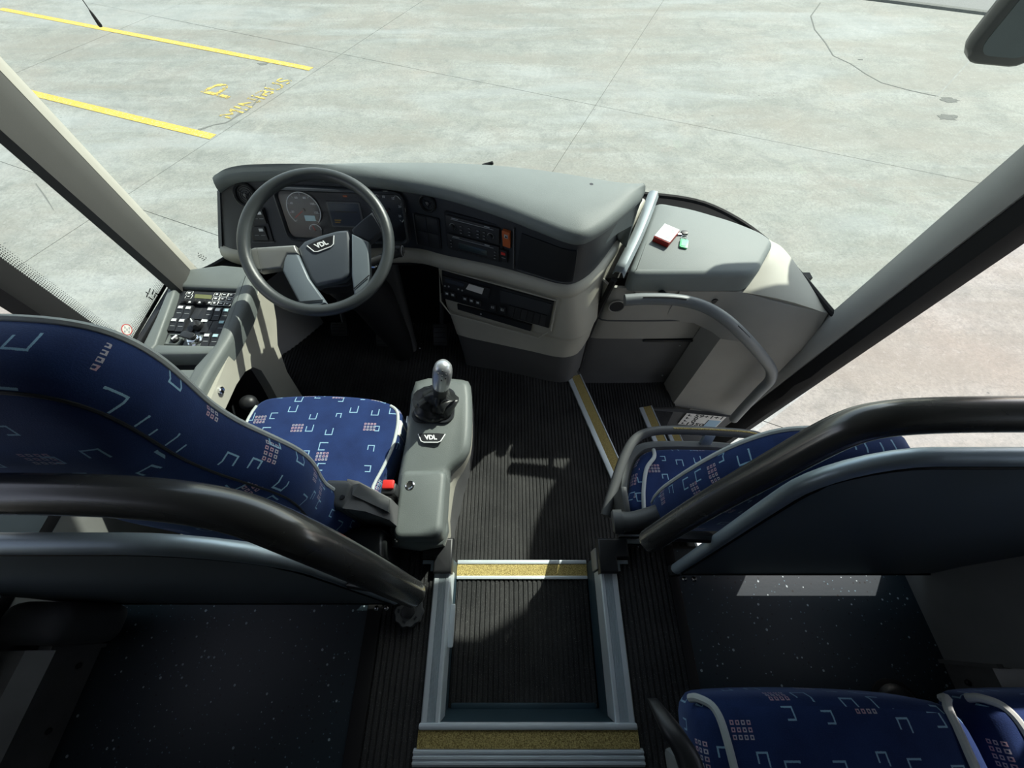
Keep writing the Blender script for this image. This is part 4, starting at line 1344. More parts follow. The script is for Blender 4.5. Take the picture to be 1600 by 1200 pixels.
obj('paper_printout', pp, 'paper', None, 'small white paper slip sticking out of the tachograph in the centre stack', 'paper', smooth=0)
for k, c in enumerate(((0.0016, 0.5469), (0.0539, 0.5414), (0.1609, 0.5566), (0.218, 0.5602), (0.2738, 0.5656), (0.402, 0.5785), (0.4852, 0.5789))):
    f = SF(c, 0.010)
    sw = obj('push_switch', MB().box((0, 0, 0.003), (0.023, 0.027, 0.007), f, r=0.0015), 'key_black', pan)
    obj('symbol', MB().box((0, 0.003, 0.0068), (0.012, 0.010, 0.0014), f), 'grey_print', sw, smooth=0)
    obj('symbol_core', MB().box((0.001, 0.0045, 0.0074), (0.006, 0.004, 0.0008), f), 'key_black' if k > 4 else 'white_print', sw, smooth=0)
for k in range(6):
    a, b = k / 6, (k + 1) / 6
    tl, tr, br, bl = (0.5441, 0.4402), (0.8629, 0.4418), (0.8422, 0.6883), (0.5203, 0.6844)
    L2 = lambda p, q, t: (p[0] + (q[0] - p[0]) * t, p[1] + (q[1] - p[1]) * t)
    obj('blank_cover', squad([L2(tl, tr, a + 0.01), L2(tl, tr, b - 0.01), L2(bl, br, b - 0.01), L2(bl, br, a + 0.01)], 0.008, 0.0135), 'key_black', pan, smooth=0)
obj('storage_lid', squad([(0.4789, 0.1617), (0.893, 0.1758), (0.8785, 0.4168), (0.4742, 0.4187)], 0.008, 0.0125), 'fascia_dark', pan, smooth=0)
slot = obj('card_slot', squad([(0.0734, 0.7406), (0.7277, 0.7719), (0.7148, 0.9188), (0.0703, 0.8609)], -0.002, 0.011), 'fascia_inset', dash, smooth=0)
obj('slot_screw', MB().lathe([(0.004, 0.0105), (0.003, 0.013)], SF((0.2828, 0.8195)), 8), 'grey_print', slot)

# ================================================================== ENTRANCE SIDE UNIT (right of the dashboard)
ent = thing('entrance_dash_unit', 'grey padded shelf over cream panels above the entrance stair', 'dash unit', (0.7, 1.15, -0.2))
pad = roundpoly([(.578,1.466),(.72,1.420),(.86,1.346),(.95,1.278),(.984,1.222),(.862,1.048),(.405,1.047),(.50,1.27)], 0.045)
obj('shelf_pad', MB().prism(pad, 0.505, 0.588, r=0.022), 'pad_grey', ent, 'grey grained shelf pad', smooth=50)
# cream corner cover up to the windscreen
oc = crom([(.988,1.262,.560),(1.038,1.225,.548),(1.082,1.11,.527),(1.115,.985,.505),(1.122,.945,.498)], 4)
ic = crom([(.962,1.235,.555),(.930,1.15,.545),(.893,1.095,.525),(.862,1.058,.508),(.850,1.046,.500)], 4)
grid = [[a.lerp(b, k / 5) + Vector((0, 0, 0.012 * math.sin(math.pi * k / 5))) for a, b in zip(ic, oc)] for k in range(6)]
obj('corner_cover', MB().thick_sheet(grid, -0.02), 'cream', ent, 'cream corner cover beside the windscreen', smooth=60)
rowA = [(.795,1.075,-.22),(.822,.958,-.22),(.97,.925,-.22),(1.118,.892,-.22)]
rowB = [(.800,1.075,.325),(.826,.966,.325),(.975,.938,.325),(1.122,.907,.325)]
obj('side_cover', MB().thick_sheet([rowA, rowB], -0.012), 'greige', ent, 'cream upright cover beside the door', smooth=30)
UA = [(.62,1.058,.326),(.74,1.045,.326),(.80,1.000,.326),(.828,.964,.326),(.975,.936,.326),(1.122,.905,.326)]
UB = [(.62,1.053,.40),(.74,1.046,.40),(.80,1.016,.40),(.836,.980,.40),(.98,.948,.40),(1.124,.918,.405)]
UC = [(.62,1.050,.46),(.74,1.048,.46),(.80,1.036,.46),(.846,1.015,.465),(.985,.966,.465),(1.125,.932,.465)]
UD = [(.62,1.050,.50),(.74,1.050,.50),(.80,1.050,.50),(.855,1.044,.500),(.99,.985,.500),(1.126,.945,.500)]
UE = [(.62,1.09,.502),(.74,1.09,.502),(.80,1.09,.502),(.88,1.09,.502),(1.0,1.02,.502),(1.126,.97,.502)]
U0 = [(x, y + 0.05, z + 0.002) for x, y, z in UA]
obj('upper_cover', MB().thick_sheet([U0, UA, UB, UC, UD, UE], -0.010), 'greige', ent, 'cream moulded cover sweeping to the pillar', smooth=40)
def wallrow(pts, z):
    return crom([(x, y, z) for x, y in pts], 3)
WU = [(.335,1.10),(.37,1.062),(.46,1.056),(.60,1.056),(.74,1.058),(.85,1.062)]
WM = [(.335,1.10),(.365,1.060),(.45,1.054),(.59,1.054),(.74,1.058),(.83,1.062)]
WL = [(.31,1.115),(.345,1.080),(.44,1.074),(.58,1.074),(.72,1.076),(.82,1.080)]
obj('upper_panel', MB().thick_sheet([wallrow(WU, 0.51), wallrow(WU, 0.40), wallrow(WM, 0.335), wallrow([(x, y + 0.012) for x, y in WM], 0.328)], 0.012), 'greige', ent, smooth=35)
obj('lower_panel', MB().thick_sheet([wallrow([(x, y + 0.020) for x, y in WM], 0.332), wallrow([(x, y + 0.018) for x, y in WM], 0.25), wallrow(WL, 0.185), wallrow([(x, y + 0.01) for x, y in WL], 0.178)], 0.012), 'greige', ent, smooth=35)
obj('kick_panel', MB().thick_sheet([wallrow([(x, y + 0.004) for x, y in WL], 0.180), wallrow([(x, y + 0.014) for x, y in WL], -0.06), wallrow([(x, y + 0.020) for x, y in WL], -0.17), wallrow([(x, y + 0.002) for x, y in WL], -0.21)], 0.012), 'lower_grey', ent, 'dark grey kick panel', smooth=35)
obj('crease_shade', MB().tube(wallrow([(x, y - 0.002) for x, y in WM], 0.331)[2:], 0.0032, 6), 'lower_grey', ent)  # dark tube paints in the shadow of the gap between the panels
obj('panel_slot', MB().box((0.70, 1.074, 0.172), (0.24, 0.012, 0.014), r=0.004), 'fascia_inset', ent)
for p in ((0.765, 1.086, 0.12), (0.775, 1.094, -0.15)):
    obj('panel_screw', MB().ball(p, 0.005, 8, 6), 'grey_print', ent)
hf = Fr((0.405, 1.052, 0.418), (1, 0, 0), (0, 0, 1))
ho = obj('grip_hole_rim', MB().lathe([(0.030, -0.004), (0.034, 0.003), (0.030, 0.005), (0.026, 0.001), (0.024, -0.004)], hf, 24), 'greige', ent)
obj('grip_hole', MB().lathe([(0.027, 0.0015), (0.027, 0.0028)], hf, 20), 'fascia_inset', ho)
obj('lock_barrel', MB().lathe([(0.009, 0.0), (0.009, 0.014), (0.006, 0.016)], Fr((0.455, 1.05, 0.4882), (1, 0, 0), (0, 0, 1)), 14), 'chrome', ent)
obj('grip_hole', MB().lathe([(0.012, 0.0), (0.012, 0.004)], Fr((0.768, 1.045, 0.4559), (1, 0, 0), (0, 0, 1)), 14), 'fascia_inset', ent)
# bright metal strip between the dashboard end and the shelf
sp_ = crom([(.371,1.070,.575),(.385,1.095,.598),(.45,1.225,.606),(.51,1.36,.612),(.562,1.485,.616)], 4)
gridm = []
for off, dz in ((-0.012, -0.012), (-0.006, 0.000), (0.006, 0.005), (0.022, 0.004), (0.032, -0.016)):
    gridm.append([p + Vector((0.90 * off, -0.42 * off, dz)) for p in sp_])
obj('metal_strip', MB().thick_sheet(gridm, 0.004), 'dull_metal', ent, 'bright metal edge strip', smooth=50)
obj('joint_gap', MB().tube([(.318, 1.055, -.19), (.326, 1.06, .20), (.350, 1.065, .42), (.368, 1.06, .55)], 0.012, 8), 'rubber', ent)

struct('wall_stair_front', MB().box((0.72, 1.145, -0.08), (0.86, 0.03, 1.14)), 'underbody', 'dark filler wall added behind the entrance panels to cover a gap', 0)  # box wall added to close a gap that showed the ground outside
# stair wall with capacity sticker
struct('wall_stair', MB().prism([(.66, .935), (1.12, .885), (1.12, .905), (.66, .955)], -0.64, -0.215), 'lower_grey', 'dark grey wall panel beside the lower entrance steps', 0)
stp = (0.9824, 0.896, -0.2348)
stf = Fr((stp[0] - 0.005, 0.8985, stp[2] - 0.035), (0.994, -0.1087, 0), (0, 0, 1))
sk = thing('capacity_sticker', 'white passenger capacity sticker with black figures on the stair wall', 'sticker', stf.o)
obj('sticker_sheet', MB().box((0, 0, 0.0045), (0.195, 0.128, 0.001), stf), 'paper', sk, smooth=0)
for k, (s_, x) in enumerate((('59+1+1', 0.02), ('0', -0.035), ('0', -0.035), ('1350', -0.018))):
    obj('sticker_figures', text_mesh(s_, stf.at(x, 0.046 - 0.031 * k, 0.0052), 0.042, 0.0006, width=(0.135 if k == 0 else 0.085 if k == 3 else None), bold=0.0008), 'fascia_inset', sk, smooth=0)
    obj('sticker_pictogram', MB().box((-0.080, 0.046 - 0.031 * k, 0.0053), (0.007, 0.018, 0.0006), stf), 'fascia_inset', sk, smooth=0)
    obj('sticker_pictogram', MB().box((-0.073, 0.040 - 0.031 * k, 0.0053), (0.014, 0.004, 0.0006), stf), 'fascia_inset', sk, smooth=0)
obj('blue_label', MB().box((0.062, -0.022, 0.0055), (0.060, 0.075, 0.0008), stf), 'blue_sheet', sk, smooth=0)
obj('label_edge', MB().box((0.030, -0.022, 0.0056), (0.004, 0.080, 0.0008), stf), 'fascia_dark', sk, smooth=0)

# ------------------------------------------------ entrance grab rail
gp = [(0.3971, 0.975, 0.5345), (0.4719, 0.975, 0.5409), (0.5805, 0.965, 0.5452), (0.6657, 0.94, 0.5402), (0.7474, 0.905, 0.5103), (0.8416, 0.88, 0.4412), (0.9432, 0.865, 0.3506), (1.0244, 0.857, 0.2655), (1.0561, 0.852, 0.1964), (1.0562, 0.848, 0.1306), (1.0567, 0.842, -0.0082), (1.0626, 0.838, -0.1381)]
gr_ = thing('grab_rail', 'curved grey grab rail sweeping down beside the entrance door', 'grab rail', (1.09, 0.86, -0.2))
gpc = crom(gp, 5)
obj('rail_tube', MB().tube(gpc, 0.0205, 14), 'rail_grey', gr_, smooth=60)
for i0, i1 in ((4, 12), (22, 27), (31, 36)):
    obj('rail_groove', MB().tube([p + Vector((0, -0.010, 0.0185)) for p in gpc[i0:i1]], 0.0022, 6), 'rubber', gr_)
e = Vector(gp[2])
obj('rail_bracket', MB().tube([e + Vector((-0.02, 0, -0.005)), e + Vector((-0.03, 0.085, -0.045))], 0.010, 10), 'black_plastic', gr_)
e = Vector(gp[9])
obj('rail_bracket', MB().tube([e, e + Vector((0.045, 0.03, -0.005))], 0.010, 8), 'black_plastic', gr_)
e = Vector(gp[10])
obj('rail_bracket', MB().tube([e, e + Vector((0.04, 0.03, -0.005))], 0.010, 8), 'black_plastic', gr_)

# ------------------------------------------------ things lying on the shelf
cbase = Vector((0.573, 1.2352, 0.589))
cf = Fr(cbase, (0.80, -0.60, 0), (0.60, 0.80, 0))
ck = thing('cigarette_packet', 'red and white cardboard packet lying on the grey shelf', 'packet', cbase)
pw, ph, pt_ = 0.062, 0.090, 0.023
obj('packet_body', MB().box((0, 0, pt_ / 2 - 0.0008), (pw, ph, pt_ - 0.0016), cf, r=0.0015), 'red_card', ck)
wp = obj('packet_top', MB().box((0, 0.002, pt_ - 0.0008), (pw - 0.002, ph - 0.006, 0.0018), cf), 'white_print', ck, smooth=0)
for k in range(7):
    obj('print_line', MB().box((-0.004, 0.034 - 0.006 * k, pt_ + 0.0003), (0.040, 0.0014, 0.0004), cf), 'grey_print', wp, smooth=0)
obj('print_block', MB().box((0.014, -0.018, pt_ + 0.0003), (0.016, 0.020, 0.0004), cf), 'grey_print', wp, smooth=0)
obj('print_block', MB().box((0.014, 0.020, pt_ + 0.0004), (0.016, 0.012, 0.0004), cf), 'grey_print', wp, smooth=0)
kb = Vector((0.6345, 1.1997, 0.589))
kf = Fr(kb, (0.95, -0.31, 0), (0.31, 0.95, 0))
kt = thing('key_fob', 'green plastic key tag on a ring with a dark key beside the packet', 'key tag', kb)
obj('tag_plate', MB().prism(rrect(0.030, 0.048, 0.007), 0.001, 0.006, kf, r=0.001), 'green_plastic', kt)
obj('tag_window', MB().prism(rrect(0.019, 0.032, 0.003), 0.006, 0.0068, kf), 'green_plastic', kt)
rc = kf.at(-0.002, 0.034)
obj('key_ring', MB().tube([rc(0.011 * math.cos(a), 0.011 * math.sin(a), 0.003 + 0.003 * math.sin(a)) for a in [k * math.tau / 24 for k in range(24)]], 0.0012, 6, closed=True), 'steel', kt)
k2 = kf.at(-0.004, 0.062).rot(0.3)
obj('key_head', MB().prism(rrect(0.026, 0.022, 0.009), 0.0015, 0.008, k2, r=0.0015), 'black_plastic', kt)
obj('key_blade', MB().box((-0.026, -0.006, 0.004), (0.030, 0.008, 0.0025), k2, r=0.0006), 'steel', kt)

# ================================================================== STEERING WHEEL
WC = Vector((-0.5718, 0.9602, 0.7958))
wa, wbb = 0.5065, -0.1292
WF = Fr(WC, (math.cos(wbb), 0, math.sin(wbb)), (-math.sin(wa) * math.sin(wbb), math.cos(wa), math.sin(wa) * math.cos(wbb)))
sw_ = thing('steering_wheel', 'large dark bus steering wheel turned slightly, with grey spokes and hub', 'steering wheel', WF(0, 0, -0.25))
RR = 0.2035
n = 72
rim_pts = [WF(RR * math.cos(a), RR * math.sin(a), 0) for a in [k * math.tau / n for k in range(n)]]
obj('rim', MB().tube(rim_pts, 0.0172, 16, closed=True), 'rim_leather', sw_, 'dark worn leather look rim', smooth=80)


def wpoly(pts, z0, z1, r=0.004):
    return MB().prism([(p[0], p[1]) for p in pts], z0, z1, WF, r)


hub = [(-0.0688, -0.0149), (-0.0507, 0.0105), (-0.0064, 0.033), (0.0385, 0.0517), (0.0716, 0.0594), (0.0778, 0.0521), (0.091, -0.073), (0.0704, -0.0966), (-0.0071, -0.1236), (-0.0232, -0.1057), (-0.0467, -0.0632)]
obj('horn_pad', wpoly(hub, -0.075, -0.030, 0.010), 'hub_grey', sw_, 'slate grey hub pad', smooth=50)
obj('hub_shell', wpoly([(-0.0742, -0.0084), (-0.0204, 0.0317), (0.0638, 0.0613), (0.118, 0.0405), (0.1258, -0.0651), (0.0766, -0.1064), (-0.0084, -0.1225), (-0.0479, -0.1022)], -0.13, -0.062, 0.006), 'black_plastic', sw_, smooth=50)
# spokes: left, lower left, right, upper right
def spoke(name, pts, z0, z1, mat):
    return obj(name, wpoly(pts, z0, z1, 0.006), mat, sw_, smooth=50)


spoke('spoke', [(-0.2013, -0.0395), (-0.1816, -0.0287), (-0.071, -0.0093), (-0.06, -0.0334), (-0.0889, -0.0364), (-0.1034, -0.0806), (-0.1653, -0.0976), (-0.1874, -0.0797)], -0.050, -0.016, 'spoke_silver')
spoke('spoke', [(-0.0982, -0.0335), (-0.0639, -0.0299), (-0.0251, -0.1039), (0.0276, -0.1726), (0.0008, -0.1919), (-0.0403, -0.1909), (-0.101, -0.0881)], -0.050, -0.020, 'spoke_grey')
spoke('spoke', [(0.0859, 0.0451), (0.1384, 0.025), (0.1487, -0.0728), (0.1441, -0.1129), (0.1237, -0.1381), (0.1082, -0.146), (0.0954, -0.0804)], -0.050, -0.022, 'spoke_grey')
spoke('spoke', [(0.0828, 0.0606), (0.1065, 0.0889), (0.1445, 0.1268), (0.1729, 0.1155), (0.1846, 0.0783), (0.1666, 0.0578), (0.1382, 0.027), (0.0877, 0.0453)], -0.058, -0.030, 'fascia_dark')
for a, b in (((-0.1739, -0.0309), (-0.156, -0.0993)), ((-0.0431, -0.1778), (0.0227, -0.1661)), ((0.1058, -0.126), (0.1489, -0.0789)), ((0.1412, 0.1204), (0.1714, 0.0702))):
    obj('spoke_joint', MB().tube([WF(a[0], a[1], -0.0175), WF(b[0], b[1], -0.0175)], 0.0016, 6), 'fascia_inset', sw_)
ea, eb = (-0.0338, -0.017), (0.0408, 0.0224)
ec = Vector(((ea[0] + eb[0]) / 2, (ea[1] + eb[1]) / 2))
ef = WF.at(ec.x, ec.y, -0.030).rot(math.atan2(eb[1] - ea[1], eb[0] - ea[0]))
ew = math.hypot(eb[0] - ea[0], eb[1] - ea[1])


def emblem(f, w, parent):
    ol = [(-w / 2, 0.16 * w), (-0.36 * w, -0.12 * w), (-0.25 * w, -0.17 * w), (0.25 * w, -0.17 * w), (0.36 * w, -0.12 * w), (w / 2, 0.16 * w), (0.46 * w, 0.17 * w), (0.2 * w, 0.20 * w), (-0.2 * w, 0.20 * w), (-0.46 * w, 0.17 * w)]
    t_ = obj('emblem_plate', MB().prism(ol, -0.001, 0.0022, f), 'black_plastic', parent, 'black maker emblem with chrome letters', smooth=20)
    pts = [f(x, y, 0.0024) for x, y in ol[:6]]
    obj('emblem_edge', MB().tube(pts, 0.0016, 6), 'white_print', t_)
    obj('emblem_letters', text_mesh('VDL', f.at(0, 0.02 * w, 0.0022), 0.24 * w, 0.0012, width=0.50 * w, shear=-0.3, bold=0.010 * w), 'white_print', t_, smooth=0)


emblem(ef, ew, sw_)
# column, stalk and lock
col_ = thing('steering_column', 'dark steering column shroud with control stalk beneath the wheel', 'steering column', (-0.55, 1.08, 0.0))
obj('column_shroud', MB().tube([WF(0.03, -0.03, -0.115), WF(0.02, -0.03, -0.22), (-0.55, 1.10, 0.42), (-0.53, 1.13, 0.12), (-0.53, 1.13, 0.0)], [0.075, 0.09, 0.085, 0.06, 0.05], 16), 'black_plastic', col_, smooth=60)
s0 = WF(0.08, -0.03, -0.12)
s1 = Vector((-0.3736, 1.0757, 0.665))
obj('stalk_arm', MB().tube([s0, s0.lerp(s1, 0.6), s1], [0.012, 0.014, 0.018], 12), 'black_plastic', col_, smooth=60)
sd = (s1 - s0).normalized()
sfx = Fr(s1, sd.cross(Vector((0, 0, 1))), (0, 0, 1))
tip = Fr(s1, Vector((0, 1, 0)).cross(sd), Vector((0, 1, 0)))
if tip.az.dot(sd) < 0:
    tip = Fr(s1, -tip.ax, tip.ay)
kn = obj('stalk_knob', MB().lathe([(0.021, -0.03), (0.021, 0.0), (0.018, 0.004), (0.010, 0.005)], tip, 20), 'black_plastic', col_)
obj('knob_ring', MB().tube([tip(0.0165 * math.cos(a), 0.0165 * math.sin(a), 0.004) for a in [k * math.tau / 20 for k in range(20)]], 0.0018, 6, closed=True), 'grey_print', kn)
obj('knob_button', MB().lathe([(0.009, 0.004), (0.009, 0.009), (0.006, 0.011)], tip, 14), 'lower_grey', kn)
lf = Fr((-0.4761, 1.0591, 0.63), (1, 0.3, 0), (0, 0.6, 0.8))
obj('ignition_lock', MB().lathe([(0.018, -0.02), (0.018, 0.004), (0.013, 0.006), (0.013, 0.010), (0.004, 0.010)], lf, 18), 'chrome', col_)

# pedals
def pedal(name, label, px_, w, h, arm):
    p = Vector(px_)
    f = Fr(p, (1, 0, 0), (0, 0.75, 0.66))
    t_ = thing(name, label, 'pedal', (p.x, p.y, 0.0), 'pedals in the footwell')
    pd = obj('pedal_pad', MB().box((0, 0, 0), (w, h, 0.014), f, r=0.005), 'black_plastic', t_)
    for k in range(4):
        obj('pad_rib', MB().box((0, -h / 2 + h * (k + 0.6) / 4.3, 0.008), (w * 0.8, 0.004, 0.004), f), 'rubber', pd, smooth=0)
    obj('pedal_arm', MB().tube([f(0, 0, -0.005), f(0, 0.03, -0.05), Vector(arm)], 0.011, 8), 'lower_grey', t_)


pedal('clutch_pedal', 'dark pedal nearest the side console in the shaded footwell', (-0.78, 1.14, 0.17), 0.075, 0.06, (-0.78, 1.31, 0.35))
pedal('brake_pedal', 'dark hinged pedal in the middle of the shaded footwell', (-0.5796, 1.1091, 0.14), 0.075, 0.07, (-0.575, 1.31, 0.33))
pedal('accelerator_pedal', 'dark pedal closest to the centre stack in the footwell', (-0.3328, 1.1468, 0.12), 0.065, 0.10, (-0.325, 1.31, 0.22))
cb = Vector((-0.5054, 1.1585, 0.02))
cp_ = thing('footwell_post', 'rounded dark post standing in the footwell between the pedals', 'post', (cb.x, cb.y, 0))
obj('post_body', MB().loft([[(cb.x + x, cb.y + y + 0.10 * k, 0.0 + 0.5 * k) for x, y in rrect(0.080, 0.055, 0.024)] for k in (0, 0.15, 0.5, 1.0)]), 'lower_grey', cp_, smooth=50)
obj('post_foot', MB().ball((cb.x + 0.055, cb.y - 0.012, 0.014), 0.007, 8, 6), 'steel', cp_)
obj('post_foot', MB().ball((cb.x + 0.062, cb.y + 0.012, 0.02), 0.006, 8, 6), 'steel', cp_)

# ================================================================== SIDE CONSOLE (left of the driver)
sc_ = thing('side_console', 'grey side console with a black switch panel below the quarter window', 'console', (-1.0, 0.75, 0.0))
# top body with raised frame around the switch field
body = [(-1.128,.42),(-1.126,.70),(-1.125,.86),(-1.118,.955),(-1.085,1.02),(-.98,1.04),(-.900,1.03),(-.862,.99),(-.838,.93),(-.828,.84),(-.832,.72),(-.842,.60),(-.848,.50),(-.850,.42)]
bc = crom([(x, y, 0) for x, y in body], 3, True)
ob2 = [(p.x, p.y) for p in bc]
def ring_at(k, z, tiltz=0.0):
    o2 = [Vector(p) for p in ob2]
    ar = sum(o2[i].x * o2[(i + 1) % len(o2)].y - o2[(i + 1) % len(o2)].x * o2[i].y for i in range(len(o2)))
    if ar < 0:
        o2.reverse()
    return [(p.x, p.y, z) for p in inset(o2, k)]


# rear tray part and front shoulder are separate solids so the switch field stays sunk
def rect_loft(xy, z0, z1, r, mat, name, label=None, sm=45):
    return obj(name, MB().prism(xy, z0, z1, r=r), mat, sc_, label, smooth=sm)


rect_loft([(-1.125,.93),(-1.085,1.02),(-.98,1.04),(-.900,1.03),(-.868,.985),(-.874,.925),(-1.10,.938)], 0.50, 0.640, 0.012, 'console_grey', 'front_shoulder', 'grey shoulder at the windscreen end')
rect_loft([(-1.098,.40),(-1.080,.66),(-1.092,.80),(-1.112,.945),(-1.092,.945),(-1.078,.90),(-1.044,.70),(-1.056,.655),(-1.070,.40)], 0.50, 0.645, 0.008, 'console_grey', 'window_rib')
inner = [(-.888,.985),(-.862,.995),(-.838,.93),(-.826,.84),(-.830,.72),(-.846,.60),(-.860,.42),(-.905,.42),(-.900,.62),(-.872,.70),(-.880,.83),(-.892,.93)]
rect_loft(inner, 0.592, 0.650, 0.018, 'console_grey', 'arm_roll', 'rounded grey armrest edge')
rect_loft([(-1.062,.665),(-.872,.668),(-.868,.700),(-1.048,.705)], 0.50, 0.640, 0.010, 'console_grey', 'cross_bar')
rect_loft([(-1.062,.625),(-.885,.625),(-.872,.668),(-1.062,.668)], 0.50, 0.585, 0.004, 'fascia_inset', 'tray_slot')
rect_loft([(-1.080,.40),(-1.062,.628),(-.890,.628),(-.895,.40)], 0.50, 0.622, 0.008, 'console_grey', 'rear_lid', 'flat grey lid')
PNL = [(-1.085,.940,.624),(-.885,.925,.624),(-.868,.702,.618),(-1.046,.702,.618)]


def PF(uv, off=0.0):
    u, v = uv
    p = bil(PNL, u, v)
    du = bil(PNL, u + 0.05, v) - bil(PNL, u - 0.05, v)
    dv = bil(PNL, u, v - 0.05) - bil(PNL, u, v + 0.05)
    f = Fr(p, du, dv)
    f.o = f.o + f.az * off
    return f


def pquad(cs, off0, off1):
    return MB().loft([[PF(c, off0).o for c in cs], [PF(c, off1).o for c in cs]])


bp_ = obj('switch_panel', pquad([(-0.02, -0.01), (1.02, -0.01), (1.02, 1.01), (-0.02, 1.01)], -0.03, 0.0), 'fascia_inset', sc_, 'black panel full of switches', smooth=0)
du_ = obj('control_unit', pquad([(0.0953, 0.0672), (0.9891, 0.0617), (0.9953, 0.2898), (0.0875, 0.2852)], 0.0, 0.010), 'key_black', bp_, smooth=0)
obj('unit_display', pquad([(0.3047, 0.1141), (0.5875, 0.1219), (0.5883, 0.1922), (0.3047, 0.1836)], 0.009, 0.011), 'lcd_olive', du_, smooth=0)


def keyframe(f, w, h):
    m_ = MB()
    m_.tube([f(x, y, 0.0012) for x, y in rrect(w, h, 0.0025, 3)], 0.0007, 4, closed=True)
    return m_


for k, c in enumerate(((0.6687, 0.1047), (0.7922, 0.1039), (0.9055, 0.1031), (0.6703, 0.1797), (0.7844, 0.182), (0.8984, 0.1875), (0.6742, 0.2617), (0.7828, 0.2648), (0.8906, 0.2656), (0.2047, 0.1055), (0.2125, 0.1719))):
    f = PF(c, 0.010)
    kk = obj('unit_key', MB().box((0, 0, 0.001), (0.0175, 0.0135, 0.003), f, r=0.001), 'black_plastic', du_)
    obj('key_outline', keyframe(f, 0.0195, 0.0160), 'white_print', kk)
    obj('key_symbol', MB().box((0, 0, 0.0028), (0.008 if k % 2 else 0.006, 0.003 if k % 3 else 0.006, 0.0006), f), 'white_print', kk, smooth=0)
for c in ((0.1766, 0.2586), (0.3438, 0.2563), (0.5047, 0.2547)):
    f = PF(c, 0.010)
    obj('unit_knob', MB().lathe([(0.009, 0), (0.009, 0.007), (0.007, 0.010), (0.003, 0.0105)], f, 14), 'black_plastic', du_)
    obj('key_symbol', MB().box((0.015, 0.0, 0.0008), (0.007, 0.006, 0.0008), f), 'white_print', du_, smooth=0)
rk = (((0.1297, 0.4172), 'white_print'), ((0.2617, 0.4227), 'white_print'), ((0.6312, 0.4313), 'white_print'), ((0.7625, 0.4383), 'white_print'), ((0.8984, 0.4414), 'symbol_cyan'),
      ((0.0906, 0.6328), 'white_print'), ((0.2258, 0.6398), 'white_print'), ((0.8977, 0.6516), 'symbol_cyan'), ((0.7258, 0.8742), 'white_print'), ((0.8734, 0.8797), 'symbol_cyan'))
for c, sym in rk:
    rocker(PF(c, 0.0), 0.0225, 0.046, bp_, sym, 'key_black', depth=0.013)
for c in ((0.3937, 0.4297), (0.5125, 0.4305), (0.3875, 0.6414), (0.6375, 0.6469), (0.7672, 0.6492)):
    obj('blank_cover', MB().box((0, 0, 0.002), (0.0225, 0.045, 0.006), PF(c, 0.0), r=0.001), 'key_black', bp_)
f = PF((0.507, 0.6445), 0.004)
ro = obj('rotary_switch', MB().lathe([(0.016, 0), (0.016, 0.004), (0.013, 0.012), (0.010, 0.014)], f, 18), 'black_plastic', bp_)
obj('rotary_grip', MB().box((-0.004, 0.004, 0.015), (0.010, 0.034, 0.012), f.rot(0.7), r=0.002), 'key_black', ro)
obj('rotary_mark', MB().box((-0.004, 0.012, 0.0215), (0.003, 0.016, 0.0008), f.rot(0.7)), 'white_print', ro, smooth=0)
obj('symbol', MB().box((0.010, 0.022, 0.001), (0.020, 0.010, 0.001), f), 'white_print', ro, smooth=0)
f = PF((0.1805, 0.868), 0.0)
jo = obj('mirror_control', MB().loft([[f(x, y, z) for x, y in rrect(0.046 - d, 0.038 - d, 0.004, 3)] for d, z in ((0, 0), (0, 0.006), (0.006, 0.007), (0.010, 0.002))], True, False, True), 'console_grey', bp_)
obj('mirror_knob', MB().lathe([(0.011, 0.0), (0.011, 0.010), (0.006, 0.014)], f.at(0.002, 0.0), 14), 'black_plastic', jo)
obj('mirror_pointer', MB().box((0.004, 0.004, 0.014), (0.006, 0.018, 0.004), f.rot(-0.5), r=0.001), 'white_print', jo)
f = PF((0.5234, 0.8805), 0.0)
ig = obj('ignition_plate', MB().box((0.002, 0, 0.001), (0.066, 0.044, 0.004), f, r=0.001), 'console_grey', bp_)
obj('ignition_barrel', MB().lathe([(0.020, 0.002), (0.020, 0.007), (0.016, 0.009), (0.016, 0.016), (0.012, 0.018)], f.at(0.002, -0.002), 20), 'chrome', ig)
igk = obj('ignition_key', MB().prism(rrect(0.046, 0.022, 0.010), 0.020, 0.027, f.at(-0.010, 0.006).rot(-0.25), r=0.002), 'black_plastic', ig)
obj('key_shaft', MB().box((0.0, 0.0, 0.020), (0.010, 0.004, 0.012), f), 'chrome', ig)
# cream inner side with the arch cut-out and the leg
cr_in = []
prof_top = [(-0.822, 0.9639, 0.5171), (-0.822, 0.8891, 0.5291)]
def slab_x(pts, x0, x1):
    return MB().loft([[(x0 + sh, y, z) for y, z, sh in pts], [(x1 + sh, y, z) for y, z, sh in pts]])


side = [(y, z, 0) for y, z in ((.42,.61),(.42,.545),(.52,.552),(.62,.548),(.675,.535),(.708,.51),(.722,.47),(.705,.40),(.665,.28),(.625,.14),(.60,0),(.76,0),(.775,.20),(.80,.34),(.85,.44),(.92,.49),(.975,.55),(.985,.61),(.80,.622),(.60,.618))]
obj('inner_side', slab_x(side, -0.868, -0.836), 'cream', sc_, 'cream inner side with an arched opening', smooth=30)
obj('back_side', MB().box((-1.10, 0.70, 0.25), (0.04, 0.60, 0.50)), 'black_plastic', sc_, smooth=0)
bfr = Fr((-0.834, 0.5708, 0.5971), (0, 1, 0), (0, 0, 1))
obj('round_bolt', MB().lathe([(0.011, -0.004), (0.011, 0.004), (0.008, 0.006), (0.004, 0.004)], bfr, 14), 'chrome', sc_)
